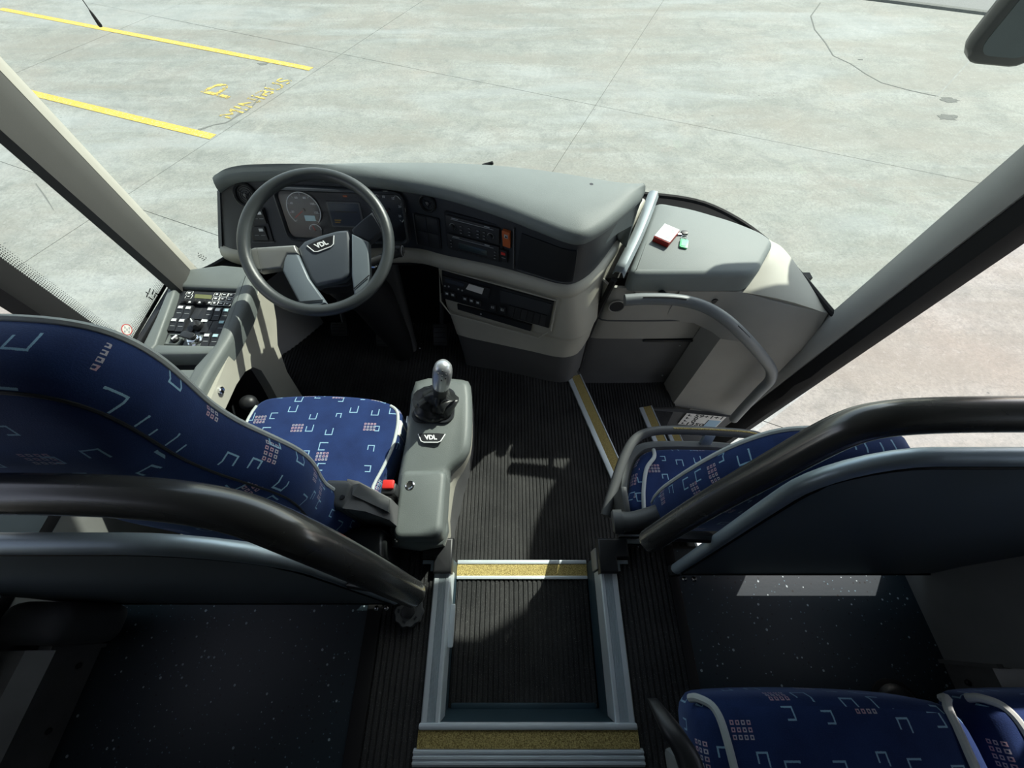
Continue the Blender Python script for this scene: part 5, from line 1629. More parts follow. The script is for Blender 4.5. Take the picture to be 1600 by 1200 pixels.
# hand lever with ball knob
kb_ = Vector((-0.8149, 0.5838, 0.5))
hl = thing('hand_brake_lever', 'black ball topped lever between driver seat and side console', 'lever', (kb_.x, kb_.y + 0.02, 0.28))
obj('lever_knob', MB().ball(kb_, 0.026, 18, 12, (1, 0.95, 0.8)), 'black_plastic', hl, smooth=80)
obj('lever_collar', MB().lathe([(0.018, -0.035), (0.022, -0.028), (0.022, -0.020), (0.012, -0.014)], Fr(kb_), 16), 'black_plastic', hl)
obj('lever_shaft', MB().tube([kb_ + Vector((0, 0, -0.02)), kb_ + Vector((0, 0.02, -0.22))], 0.008, 8), 'steel', hl)
obj('lever_box', MB().box((kb_.x + 0.012, kb_.y + 0.02, 0.14), (0.05, 0.12, 0.28), r=0.01), 'black_plastic', hl)

# ================================================================== GEAR CONSOLE
gc_ = thing('gear_console', 'grey gear lever console with rear armrest lid beside the driver seat', 'console', (-0.25, 0.45, 0.0))
topo = [(-0.296, 0.6433, 0.52), (-0.2209, 0.6527, 0.52), (-0.1563, 0.648, 0.52), (-0.1352, 0.6294, 0.52), (-0.1268, 0.549, 0.52), (-0.1241, 0.4657, 0.52), (-0.1292, 0.4186, 0.515), (-0.152, 0.39, 0.505), (-0.1766, 0.373, 0.5), (-0.1836, 0.349, 0.5), (-0.1822, 0.2531, 0.5), (-0.1803, 0.1763, 0.5), (-0.3043, 0.1732, 0.5), (-0.3099, 0.2531, 0.5), (-0.3104, 0.3548, 0.51), (-0.3024, 0.4479, 0.515), (-0.3017, 0.549, 0.52)]
boto = [(-0.4289, 0.9313, 0.0), (-0.3263, 0.9416, 0.0), (-0.2312, 0.9382, 0.0), (-0.1912, 0.9108, 0.0), (-0.1674, 0.7864, 0.0), (-0.1614, 0.6645, 0.0), (-0.1632, 0.5927, 0.0), (-0.1747, 0.5105, 0.0), (-0.1912, 0.4401, 0.0), (-0.2018, 0.3703, 0.0), (-0.2164, 0.299, 0.0), (-0.2253, 0.2266, 0.0), (-0.3557, 0.2266, 0.0), (-0.3628, 0.3224, 0.0), (-0.3734, 0.471, 0.0), (-0.3878, 0.6354, 0.0), (-0.4057, 0.7864, 0.0)]
tc = crom(topo, 2, True)
bcn = crom(boto, 2, True)


def gring(t, ins=0.0, dz=0.0):
    r_ = [a.lerp(b, t) for a, b in zip(bcn, tc)]
    if ins:
        o2 = [Vector((p.x, p.y)) for p in r_]
        ar = sum(o2[i].x * o2[(i + 1) % len(o2)].y - o2[(i + 1) % len(o2)].x * o2[i].y for i in range(len(o2)))
        q = inset(o2, ins if ar > 0 else -ins)
        r_ = [Vector((q[i].x, q[i].y, r_[i].z)) for i in range(len(r_))]
    return [p + Vector((0, 0, dz)) for p in r_]


obj('console_base', MB().loft([gring(0.0), gring(0.25), gring(0.62)]), 'lower_grey', gc_, 'dark grey lower casing', smooth=45)
obj('console_band', MB().loft([gring(0.60, -0.003), gring(0.76, -0.004), gring(0.90, -0.004)]), 'cream', gc_, 'cream side band', smooth=45)
obj('console_top', MB().loft([gring(0.88, -0.006), gring(0.95, -0.007), gring(0.985, -0.003), gring(1.0, 0.006, 0.003), gring(1.0, 0.014, 0.005)]), 'console_grey', gc_, 'grey grained top cover', smooth=55)
lid = roundpoly([(-0.2966, 0.3504, 0.55), (-0.1749, 0.3504, 0.55), (-0.1727, 0.177, 0.55), (-0.2921, 0.177, 0.55)], 0.022)
lido = obj('armrest_lid', MB().prism([(p[0], p[1]) for p in lid], 0.470, 0.560, r=0.014), 'console_grey', gc_, 'grey armrest lid with a lock', smooth=50)
obj('lid_lock', MB().lathe([(0.012, 0), (0.012, 0.004), (0.009, 0.006), (0.004, 0.005)], Fr((-0.265, 0.3064, 0.558)), 16), 'chrome', lido)
for k in range(14):
    t = k / 13
    a = Vector((-0.2885, 0.241, 0.552)).lerp(Vector((-0.288, 0.171, 0.55)), t)
    obj('lid_tear', MB().ball((a.x + random.uniform(-.002, .006), a.y + random.uniform(-.002, .002), 0.546), random.uniform(0.002, 0.0045), 6, 4), 'leather_black', lido)
# emblem, gaiter and gear lever
emblem(Fr((-0.2313, 0.4538, 0.5245), (1, 0, 0), (0, 1, 0)), 0.078, gc_)
gb_ = Vector((-0.2348, 0.5615, 0.525))
gth = obj('gaiter_recess', MB().prism([(gb_.x + x, gb_.y + y) for x, y in rrect(0.126, 0.118, 0.03)], 0.515, 0.5275), 'fascia_inset', gc_)
kp0, kp1 = Vector((-0.2043, 0.5649, 0.6)), Vector((-0.1831, 0.5757, 0.7))
rings = []
sg = 28
for t, r_, wob in ((0.0, 0.060, 0.003), (0.06, 0.066, 0.004), (0.16, 0.067, 0.006), (0.27, 0.060, 0.008), (0.36, 0.046, 0.007), (0.42, 0.050, 0.008), (0.50, 0.046, 0.008), (0.58, 0.033, 0.006), (0.66, 0.034, 0.006), (0.76, 0.027, 0.004), (0.88, 0.021, 0.002), (1.0, 0.019, 0.0)):
    c = Vector((gb_.x, gb_.y, 0.526)).lerp(kp0, t)
    rings.append([c + Vector(((r_ + wob * math.sin(5 * a + 5 * t) * 1.2) * math.cos(a), (r_ + wob * math.cos(4 * a + 9 * t)) * math.sin(a) * 0.92, wob * 1.6 * math.sin(3 * a + 7 * t))) for a in [k * math.tau / sg for k in range(sg)]])
lev = obj('gear_gaiter', MB().loft(rings), 'leather_black', gc_, 'creased black leather gaiter', smooth=70)
kd = (kp1 - kp0)
kfr = Fr(kp0, (1, 0, 0.05), kd.cross(Vector((1, 0, 0))) * -1)
kfr = Fr(kp0, Vector((1, 0, 0)), Vector((0, 0, 1)).cross(Vector((1, 0, 0))))
kz = kd.normalized()
kx = Vector((1, 0, 0))
kx = (kx - kz * kx.dot(kz)).normalized()
kfr = Fr(kp0, kx, kz.cross(kx))
L_ = kd.length
obj('knob_neck', MB().lathe([(0.019, -0.02), (0.020, 0.0), (0.022, 0.02), (0.024, 0.035)], kfr, 18), 'leather_black', gc_, smooth=60)
obj('gear_knob', MB().lathe([(0.0235, 0.030), (0.0255, 0.05), (0.0265, L_ * 0.75), (0.026, L_ * 0.95), (0.023, L_ + 0.012), (0.016, L_ + 0.023), (0.006, L_ + 0.027)], kfr, 22), 'knob_silver', gc_, 'silver gear knob', smooth=60)
for x, y in ((0, 0.128), (0, 0.108), (0, 0.088), (-0.010, 0.112), (0.010, 0.112), (0.010, 0.095)):
    obj('shift_mark', MB().box((x, -0.026 + abs(x) * 0.25, y), (0.0035, 0.002, 0.0045), kfr), 'fascia_dark', gc_, smooth=0)
obj('seat_bracket', MB().box((-0.343, 0.50, 0.40), (0.02, 0.05, 0.20), r=0.004), 'paper', gc_)

# ================================================================== SEATS
def cushion(outline, z0, z1, crown=0.012, edge=0.03, n=3):
    """soft cushion from a plan outline"""
    o2 = [Vector((p.x, p.y)) for p in crom([(x, y, 0) for x, y in outline], n, True)]
    ar = sum(o2[i].x * o2[(i + 1) % len(o2)].y - o2[(i + 1) % len(o2)].x * o2[i].y for i in range(len(o2)))
    if ar < 0:
        o2.reverse()
    cx = sum(p.x for p in o2) / len(o2)
    cy = sum(p.y for p in o2) / len(o2)
    rings = [[Vector((p.x, p.y, z0)) for p in inset(o2, 0.012)], [Vector((p.x, p.y, z0 + 0.012)) for p in o2], [Vector((p.x, p.y, z1 - edge)) for p in o2]]
    for k in range(1, 4):
        a = k / 3 * math.pi / 2
        q = inset(o2, edge * (1 - math.cos(a)) * 0.8)
        rings.append([Vector((p.x, p.y, z1 - edge + edge * math.sin(a))) for p in q])
    last = rings[-1]
    for s_ in (0.8, 0.6, 0.4, 0.2, 0.05):
        rings.append([Vector((cx + (p.x - cx) * s_, cy + (p.y - cy) * s_, z1 + crown * (1 - s_ * s_))) for p in last])
    return rings


def pipe_ring(ring, i0, i1, r=0.005):
    return MB().tube(ring[i0:i1], r, 8)


def back_loft(half, cx, ys, spans, zlow):
    """seat back from half outline [(halfwidth,z)], built as rings stacked along Y; ys: list of (y, inset, dz)"""
    pass


# ------------------------------------------------ driver seat
ds = thing('driver_seat', 'blue patterned driver seat with integral headrest and grey piping', 'seat', (-0.57, 0.4, 0.0))
ol = [(-.800,.26),(-.806,.42),(-.802,.53),(-.780,.590),(-.72,.608),(-.57,.612),(-.45,.602),(-.385,.586),(-.346,.562),(-.334,.525),(-.333,.48),(-.338,.43),(-.355,.37),(-.372,.32),(-.385,.25),(-.57,.235)]
rg = cushion(ol, 0.40, 0.505, 0.010, 0.022)
obj('seat_cushion', MB().loft(rg), 'seat_fabric', ds, 'blue patterned cushion', smooth=60, boxuv=True)
top_ring = rg[4]
# piping along both sides
def pick(ring, f):
    pts = [p for p in ring if f(p)]
    return pts


rs_ = sorted([p for p in top_ring if p.x > -0.40 and 0.27 < p.y < 0.572], key=lambda p: p.y)
obj('cushion_piping', MB().tube(rs_, 0.0048, 8), 'piping', ds)
ls_ = sorted([p for p in top_ring if p.x < -0.775 and 0.27 < p.y < 0.60], key=lambda p: p.y)
obj('cushion_piping', MB().tube(ls_, 0.0048, 8), 'piping', ds)
obj('seat_base', MB().box((-0.57, 0.42, 0.33), (0.36, 0.30, 0.16), r=0.03), 'black_plastic', ds)
obj('seat_pedestal', MB().box((-0.57, 0.42, 0.13), (0.30, 0.26, 0.26), r=0.02), 'black_plastic', ds)
obj('seat_rail', MB().box((-0.345, 0.42, 0.36), (0.02, 0.36, 0.05), r=0.006), 'steel', ds)
# back rest: half outline (half width, z)
HB = [(0.0, 1.270), (0.06, 1.269), (0.105, 1.263), (0.135, 1.250), (0.152, 1.226), (0.157, 1.19), (0.152, 1.14), (0.145, 1.085), (0.150, 1.03), (0.168, 0.975), (0.184, 0.925), (0.188, 0.88), (0.180, 0.82), (0.165, 0.76), (0.155, 0.70), (0.160, 0.62), (0.165, 0.54), (0.150, 0.49), (0.0, 0.48)]


def outline_xz(half, cx, n=3):
    r_ = [(cx + w, z) for w, z in half]
    l_ = [(cx - w, z) for w, z in reversed(half[1:-1])]
    c = crom([(x, 0, z) for x, z in r_ + l_], n, True)
    o2 = [Vector((p.x, p.z)) for p in c]
    ar = sum(o2[i].x * o2[(i + 1) % len(o2)].y - o2[(i + 1) % len(o2)].x * o2[i].y for i in range(len(o2)))
    if ar < 0:
        o2.reverse()
    return o2


def back_rings(o2, cx, cz, prof, scale_tail):
    """prof: list of (y, inset); tail: (y, scale) rings converging at both faces"""
    rings = []
    for y, ins in prof:
        q = inset(o2, ins) if abs(ins) > 1e-6 else o2
        rings.append([Vector((p.x, y, p.y)) for p in q])
    f0, f1 = rings[0], rings[-1]
    pre = [[Vector((cx + (p.x - cx) * s_, p.y + dy, cz + (p.z - cz) * s_)) for p in f0] for s_, dy in scale_tail[0]]
    post = [[Vector((cx + (p.x - cx) * s_, p.y + dy, cz + (p.z - cz) * s_)) for p in f1] for s_, dy in scale_tail[1]]
    return list(reversed(pre)) + rings + post


o2 = outline_xz(HB, -0.57)
prof = [(0.250, 0.026), (0.262, 0.010), (0.262, 0.0), (0.250, -0.006), (0.225, -0.008), (0.200, -0.002), (0.188, 0.008), (0.182, 0.014)]
rgs = back_rings(o2, -0.57, 0.88, prof, ([(0.75, 0.012), (0.45, 0.022), (0.1, 0.026)], [(0.90, -0.010), (0.75, -0.022), (0.5, -0.034), (0.1, -0.04)]))
obj('backrest', MB().loft(rgs), 'seat_fabric', ds, 'blue patterned back with integral headrest', smooth=60, boxuv=True)
pr = [Vector((p.x, 0.266, p.y)) for p in inset(o2, 0.002)]
obj('back_piping', MB().tube(pr, 0.0052, 8, closed=True), 'piping', ds)
pr = [Vector((p.x, 0.186, p.y)) for p in inset(o2, 0.010)]
obj('back_seam', MB().tube(pr, 0.0022, 6, closed=True), 'fascia_inset', ds)
# belt reel housing / folded arm, buckle, side shell
arm_t = [(-0.4353, 0.291, 0.665), (-0.3808, 0.2895, 0.665), (-0.371, 0.2788, 0.665), (-0.3743, 0.2446, 0.665), (-0.3818, 0.2187, 0.665), (-0.4189, 0.2287, 0.665), (-0.4392, 0.2402, 0.665), (-0.4444, 0.2728, 0.665)]
ah = obj('belt_housing', MB().prism([(p[0], p[1]) for p in arm_t], 0.50, 0.665, r=0.012), 'arm_grey', ds, 'grey belt housing', smooth=50)
lid_t = [(-0.3879, 0.2911, 0.65), (-0.3625, 0.2865, 0.65), (-0.288, 0.254, 0.63), (-0.2848, 0.2053, 0.63), (-0.3343, 0.218, 0.65), (-0.3854, 0.2237, 0.65)]
a2 = MB()
zt = [0.664, 0.660, 0.63, 0.625, 0.655, 0.662]
rt = [Vector((p[0], p[1], z)) for p, z in zip(lid_t, zt)]
rbm = [Vector((p.x, p.y, 0.50)) for p in rt]
a2.loft([rbm, rt])
obj('arm_body', a2, 'lower_grey', ds, smooth=25)
a3 = [(-0.3701, 0.2767, 0.662), (-0.3558, 0.2797, 0.662), (-0.2884, 0.2503, 0.638), (-0.2866, 0.2208, 0.638), (-0.3674, 0.2522, 0.664)]
q3 = [Vector(p) for p in a3]
obj('arm_lid', MB().loft([[p - Vector((0, 0, 0.01)) for p in q3], [p + Vector((0, 0, 0.004)) for p in q3]]), 'arm_grey', ds, smooth=25)
obj('arm_screw', MB().lathe([(0.006, 0), (0.005, 0.003)], Fr((-0.3896, 0.2475, 0.665)), 10), 'fascia_inset', ds)
bk = Vector((-0.3082, 0.2921, 0.6))
obj('belt_stalk', MB().tube([bk + Vector((0, -0.01, -0.01)), bk + Vector((-0.01, -0.03, -0.16))], 0.014, 8), 'black_plastic', ds)
obj('belt_buckle', MB().box((bk.x, bk.y - 0.004, bk.z - 0.025), (0.036, 0.028, 0.05), r=0.005), 'black_plastic', ds)
obj('buckle_button', MB().box((bk.x, bk.y + 0.004, bk.z + 0.003), (0.028, 0.022, 0.012), r=0.003), 'red_plastic', ds)
sh = [(-0.4389, 0.1901, 0.56), (-0.3792, 0.2051, 0.56), (-0.3318, 0.2051, 0.56), (-0.315, 0.1901, 0.56), (-0.3089, 0.135, 0.56), (-0.3624, 0.121, 0.56), (-0.4293, 0.1491, 0.56)]
obj('side_shell', MB().prism([(p[0], p[1]) for p in sh], 0.40, 0.56, r=0.020), 'leather_black', ds, 'black leather look seat side', smooth=50)

# ------------------------------------------------ folding crew seat by the entrance
js = thing('folding_seat', 'blue patterned folding crew seat with grey frame above the entrance stair', 'seat', (0.55, 0.32, -0.2))
ol = [(.345,.262),(.352,.34),(.375,.41),(.405,.450),(.45,.466),(.56,.468),(.68,.462),(.735,.44),(.75,.38),(.752,.30),(.74,.25),(.55,.245)]
rg = cushion(ol, 0.345, 0.425, 0.004, 0.03)
obj('seat_cushion', MB().loft(rg), 'seat_fabric', js, 'blue patterned cushion', smooth=60, boxuv=True)
tr_ = rg[5]
q_ = [Vector(p) for p in ((.372,.262,.432),(.382,.33,.434),(.402,.395,.434),(.432,.432,.432),(.440,.462,.418))]
obj('cushion_piping', MB().tube(crom(q_, 5), 0.0058, 8), 'piping', js)
ol2 = [(p[0], p[1]) for p in ol]
o2 = [Vector((p.x, p.y)) for p in crom([(x, y, 0) for x, y in ol], 3, True)]
ar = sum(o2[i].x * o2[(i + 1) % len(o2)].y - o2[(i + 1) % len(o2)].x * o2[i].y for i in range(len(o2)))
if ar < 0:
    o2.reverse()
oq = inset(o2, -0.034)
obj('seat_shell', MB().loft([[(p.x, p.y, 0.33) for p in inset(o2, 0.02)], [(p.x, p.y, 0.342) for p in oq], [(p.x, p.y, 0.392) for p in oq], [(p.x, p.y, 0.402) for p in inset(o2, -0.026)], [(p.x, p.y, 0.404) for p in inset(o2, -0.010)], [(p.x, p.y, 0.378) for p in inset(o2, 0.004)]]), 'rail_grey', js, 'pale grey shell under the cushion', smooth=40)
fp = [(0.2703, 0.2657, 0.4), (0.3, 0.3392, 0.41), (0.3409, 0.4314, 0.43), (0.38, 0.4858, 0.44), (0.4283, 0.5094, 0.445), (0.4994, 0.516, 0.445), (0.6181, 0.5116, 0.445), (0.7251, 0.503, 0.445), (0.7701, 0.4922, 0.44), (0.7924, 0.4665, 0.42), (0.7694, 0.4116, 0.4)]
obj('guard_tube', MB().tube(crom(fp, 5), 0.0145, 12), 'arm_grey', js, 'dark grey guard tube', smooth=70)
gt = [Vector(p) + Vector((0, 0, 0.0135)) for p in fp[5:9]]
obj('tube_stripe', MB().tube(crom(gt, 4), 0.003, 6), 'gold_grit', js)
m0, m1 = Vector((0.5975, 0.5008, 0.44)), Vector((0.6313, 0.4873, 0.39))
obj('tube_strut', MB().box((0, 0, 0), (0.034, 0.06, 0.014), Fr(m0.lerp(m1, 0.5), (1, 0, 0), (m1 - m0)), r=0.003), 'alu_trim', js)
# back rest
HJ = [(0.0, 0.965), (0.07, 0.962), (0.11, 0.945), (0.14, 0.90), (0.16, 0.84), (0.175, 0.76), (0.185, 0.68), (0.190, 0.60), (0.180, 0.50), (0.150, 0.45), (0.0, 0.44)]
o2 = outline_xz(HJ, 0.560)
prof = [(0.268, 0.026), (0.280, 0.010), (0.281, 0.0), (0.272, -0.005), (0.245, -0.006), (0.222, 0.0), (0.214, 0.010)]
rgs = back_rings(o2, 0.560, 0.71, prof, ([(0.75, 0.010), (0.4, 0.014), (0.1, 0.016)], [(0.85, -0.006), (0.5, -0.012), (0.1, -0.014)]))
obj('backrest', MB().loft(rgs), 'seat_fabric', js, 'blue patterned back', smooth=60, boxuv=True)
pr = [Vector((p.x, 0.284, p.y)) for p in inset(o2, 0.002)]
obj('back_piping', MB().tube(pr, 0.0055, 8, closed=True), 'piping', js)
# arm pivot and arm
ap, ap2 = Vector((0.2724, 0.2242, 0.52)), Vector((0.3756, 0.2358, 0.54))
arm = crom([ap + Vector((-0.004, 0.0, 0)), ap.lerp(ap2, 0.3) + Vector((0, -0.004, 0)), ap.lerp(ap2, 0.7), ap2 + Vector((0.01, 0.008, 0))], 5)
obj('arm_link', MB().tube(arm, [0.026, 0.026, 0.0255, 0.025, 0.0245, 0.024, 0.0235, 0.0232, 0.023, 0.023, 0.023, 0.023, 0.023, 0.023, 0.023, 0.023], 16), 'arm_grey', js, smooth=60)
ad = (ap2 - ap).normalized()
obj('arm_pivot', MB().lathe([(0.030, -0.012), (0.030, 0.010), (0.024, 0.014)], Fr(ap, (0, 1, 0), ad.cross(Vector((0, 1, 0))) * -1), 20), 'arm_grey', js)
obj('arm_hinge', MB().box((0.305, 0.285, 0.46), (0.018, 0.07, 0.10), r=0.006), 'arm_grey', js)
obj('mount_bracket', MB().box((0.42, 0.225, 0.41), (0.22, 0.025, 0.14), r=0.005), 'black_plastic', js)
obj('mount_bracket', MB().box((0.66, 0.225, 0.41), (0.14, 0.025, 0.14), r=0.005), 'black_plastic', js)
obj('pivot_rod', MB().tube([(0.30, 0.215, 0.40), (0.50, 0.215, 0.40)], 0.010, 8), 'steel', js)

# ------------------------------------------------ passenger seats of the first row, bottom right
def pass_seat(x0, wd, label, armrest):
    t_ = thing('passenger_seat', label, 'seat', (x0 + 0.23, -0.3, PZ), 'front row passenger seats')
    x1 = x0 + wd
    o_ = [(x0, -.56), (x0, -.30), (x0 + .002, -.16), (x0 + .016, -.118), (x0 + .06, -.106), (x0 + .23, -.104), (x1 - .06, -.112), (x1 - .016, -.126), (x1 - .002, -.17), (x1, -.30), (x1, -.56), ((x0 + x1) / 2, -.57)]
    rg_ = cushion(o_, 0.63, 0.745, 0.004, 0.035)
    obj('seat_cushion', MB().loft(rg_), 'seat_fabric', t_, 'blue patterned cushion', smooth=60, boxuv=True)
    for s_, xx in ((1, x0 + 0.034), (-1, x1 - 0.034)):
        q = [(xx - s_ * 0.026, -0.112, 0.705), (xx - s_ * 0.018, -0.110, 0.724), (xx, -0.122, 0.739), (xx + s_ * 0.006, -0.16, 0.747), (xx + s_ * 0.008, -0.26, 0.750), (xx + s_ * 0.008, -0.5, 0.751)]
        obj('cushion_piping', MB().tube(crom(q, 6), 0.0065, 8), 'piping', t_)
    obj('seat_pan', MB().box(((x0 + x1) / 2, -0.34, 0.61), (0.40, 0.40, 0.05), r=0.01), 'black_plastic', t_)
    obj('seat_leg', MB().box(((x0 + x1) / 2 + 0.05, -0.35, 0.49), (0.05, 0.30, 0.22), r=0.01), 'black_plastic', t_)
    hw = wd / 2 - 0.01
    HPS = [(0.0, 1.34), (hw * .52, 1.335), (hw * .82, 1.31), (hw * .97, 1.25), (hw, 1.1), (hw, 0.9), (hw * .98, 0.72), (hw * .87, 0.66), (0.0, 0.65)]
    oo = outline_xz(HPS, (x0 + x1) / 2)
    rr_ = back_rings(oo, (x0 + x1) / 2, 0.98, [(-0.555, 0.03), (-0.545, 0.01), (-0.56, 0.0), (-0.62, 0.0), (-0.64, 0.012)], ([(0.7, 0.008), (0.3, 0.01), (0.1, 0.01)], [(0.8, -0.01), (0.4, -0.02), (0.1, -0.02)]))
    obj('backrest', MB().loft(rr_), 'seat_fabric', t_, 'blue patterned back', smooth=60, boxuv=True)
    if armrest:
        ar_ = [(0.230, -0.106, 0.756), (0.237, -0.122, 0.770), (0.248, -0.145, 0.782), (0.264, -0.185, 0.790), (0.270, -0.30, 0.792), (0.270, -0.55, 0.792)]
        pth = crom(ar_, 4)
        m_ = MB()
        rings = []
        for i, p in enumerate(pth):
            w = 0.008 + 0.010 * min(1, i / 8)
            h = 0.006 + 0.012 * min(1, i / 8)
            rings.append([p + Vector((a, 0, b)) for a, b in rrect(2 * w, 2 * h, min(w, h) * 0.8, 3)])
        m_.loft(rings)
        obj('armrest', m_, 'black_plastic', t_, 'dark grey armrest', smooth=50)
        obj('armrest_core', MB().box((0.268, -0.36, 0.73), (0.022, 0.36, 0.10), r=0.008), 'rail_grey', t_)
    return t_


pass_seat(0.302, 0.455, 'blue patterned aisle side passenger seat with an armrest, foreground', True)
pass_seat(0.785, 0.385, 'blue patterned window side passenger seat cut by the picture edge, foreground', False)
dome = Vector((0.9121, -0.1727, 0.39))
so_ = thing('seat_foot', 'dark round rubber foot on the vinyl floor in front of the passenger seat', 'seat foot', (dome.x, dome.y, PZ))
obj('foot_dome', MB().lathe([(0.050, 0), (0.048, 0.012), (0.038, 0.024), (0.018, 0.030)], Fr((dome.x, dome.y, PZ)), 24), 'black_plastic', so_, smooth=60)
obj('foot_rim', MB().lathe([(0.058, 0), (0.058, 0.005), (0.050, 0.008)], Fr((dome.x, dome.y, PZ)), 24), 'rubber', so_)

# ================================================================== PARTITIONS AND HANDRAILS
def partition(name, label, x_in, x_out, z0, z1, rad, yfn, grp):
    s_ = 1 if x_out > x_in else -1
    t_ = thing(name, label, 'partition', ((x_in + x_out) / 2, yfn(z0), z0), grp)
    edge = [(x_in, z0), (x_in + s_ * 0.002, z0 + 0.25 * (z1 - z0))]
    edge += [(x_in + s_ * 0.004, z1 - rad - 0.08), (x_in + s_ * 0.006, z1 - rad)]
    for k in range(1, 8):
        a = math.pi / 2 * k / 8
        edge.append((x_in + s_ * (0.006 + rad * (1 - math.cos(a))), z1 - rad + rad * math.sin(a)))
    edge += [(x_in + s_ * (0.006 + rad), z1), (x_out, z1)]
    ring = edge + [(x_out, z0 + 0.03), (x_out - s_ * 0.16, z0)]
    m_ = MB().loft([[(x, yfn(z) - 0.007, z) for x, z in ring], [(x, yfn(z) + 0.007, z) for x, z in ring]])
    obj('partition_panel', m_, 'panel_grey', t_, 'slate grey panel', smooth=25)
    path = [Vector((x, yfn(z), z)) for x, z in edge]
    obj('edge_trim', MB().tube(path, 0.0125, 12, flat=1.0), 'alu_trim', t_, 'brushed metal edge trim', smooth=70)
    path2 = [p + Vector((s_ * 0.013 if i < len(path) * 0.45 else s_ * 0.004, -0.009, -0.016 if i > len(path) * 0.35 else 0)) for i, p in enumerate(path)]
    obj('trim_seam', MB().tube(path2, 0.0028, 6), 'rubber', t_, smooth=70)
    obj('edge_cap', MB().box((x_in, yfn(z0) , z0 + 0.012), (0.027, 0.027, 0.028), r=0.006), 'black_plastic', t_)
    obj('bottom_channel', MB().box(((x_in + x_out) / 2, yfn(z0), z0 - 0.002), (abs(x_out - x_in) - 0.02, 0.020, 0.010), r=0.003), 'rubber', t_)
    for dx in (0.03, 0.055):
        obj('channel_bolt', MB().ball((x_in + s_ * dx, yfn(z0) - 0.018, z0 - 0.012), 0.007, 10, 6), 'steel', t_)
    return t_


pl_ = partition('partition', 'slate grey partition panel behind the driver seat', -0.292, -1.115, 0.425, 1.085, 0.16, lambda z: 0.050 + 0.045 * (z - 0.42), 'low partitions behind the front seats')
prr = partition('partition', 'slate grey partition panel behind the folding seat at the entrance', 0.412, 1.17, 0.462, 1.10, 0.12, lambda z: 0.114 + 0.105 * (z - 0.46), 'low partitions behind the front seats')


def handrail(label, pts, end_br, r=0.0218):
    t_ = thing('handrail', label, 'handrail', Vector(pts[-1]), 'thick dark handrails on the partitions')
    c = crom(pts, 6)
    for _ in range(14):
        c = [c[0]] + [(c[i - 1] + c[i] * 2 + c[i + 1]) / 4 for i in range(1, len(c) - 1)] + [c[-1]]
    c2 = c + []
    d = (c[-1] - c[-2]).normalized()
    rad = [r] * len(c) + [r * 0.96, r * 0.82]
    c2 = c + [c[-1] + d * 0.004, c[-1] + d * 0.007]
    obj('rail_tube', MB().tube(c2, rad, 24), 'tube_dark', t_, 'glossy dark tube', smooth=70)
    e_ = c[-1] - d * 0.03
    obj('rail_bracket', MB().tube([e_, Vector(end_br)], 0.011, 10), 'black_plastic', t_)
    return t_


handrail('thick dark handrail curving down behind the driver seat', [(-0.6641, 0.117, 1.16), (-0.5425, 0.1177, 1.16), (-0.4401, 0.1163, 1.16), (-0.3562, 0.1103, 1.16), (-0.3013, 0.1024, 1.157), (-0.269, 0.0942, 1.15), (-0.232, 0.0804, 1.1345), (-0.207, 0.0693, 1.0668), (-0.184, 0.0548, 0.9471), (-0.17, 0.0437, 0.8125)], (-0.285, 0.062, 0.80))
handrail('thick dark handrail curving down beside the folding seat', [(0.7556, 0.2107, 1.16), (0.6051, 0.2116, 1.16), (0.5138, 0.2107, 1.16), (0.4539, 0.2083, 1.158), (0.4166, 0.2046, 1.15), (0.398, 0.2015, 1.1134), (0.364, 0.186, 1.0333), (0.32, 0.1677, 0.909), (0.268, 0.1373, 0.7604)], (0.405, 0.150, 0.72))

# scalloped knob below the handrail end
kc = Vector((-0.267, 0.026, 0.41))
kt = thing('floor_knob', 'scalloped black plastic knob on the carpet below the left handrail end', 'knob', (kc.x, kc.y, PZ))
sc = []
for z_, rr in ((0.0, 0.036), (0.012, 0.037), (0.018, 0.034)):
    sc.append([(kc.x + (rr + 0.0016 * math.cos(10 * a)) * math.cos(a), kc.y + (rr + 0.0016 * math.cos(10 * a)) * math.sin(a), PZ + 0.004 + z_) for a in [k * math.tau / 60 for k in range(60)]])
obj('knob_disc', MB().loft(sc), 'arm_grey', kt, smooth=40)
obj('knob_cap', MB().lathe([(0.0165, 0.02), (0.0165, 0.026), (0.012, 0.028)], Fr((kc.x, kc.y, PZ)), 24), 'black_plastic', kt)
for k in range(5):
    a = 0.6 + k * math.tau / 5
    obj('knob_slot', MB().box((0.025, 0, 0.0225), (0.005, 0.009, 0.002), Fr((kc.x, kc.y, PZ)).rot(a)), 'fascia_inset', kt, smooth=0)

# ------------------------------------------------ lower side covers with screws
def side_cover(label, s_, xf, y0, y1, grp):
    t_ = thing('side_cover_panel', label, 'cover panel', (s_ * (xf + 0.05), (y0 + y1) / 2, PZ), grp)
    obj('cover_sheet', MB().loft([[(s_ * xf, y, PZ), (s_ * (xf + 0.006), y, PZ + 0.11), (s_ * (xf + 0.035), y, PZ + 0.15), (s_ * (xf + 0.10), y, PZ + 0.165), (s_ * (xf + 0.10), y, PZ)] for y in (y0, y1)]), 'cover_metal', t_, smooth=25)
    obj('cover_flange', MB().box((s_ * (xf + 0.004), y1 + 0.004, PZ + 0.07), (0.03, 0.008, 0.14)), 'cover_metal', t_, smooth=0)
    for k in range(3):
        y = y1 - 0.035 - 0.12 * k
        obj('cover_screw', MB().ball((s_ * (xf + 0.001), y, PZ + 0.04), 0.007, 8, 6), 'black_plastic', t_)
    return t_


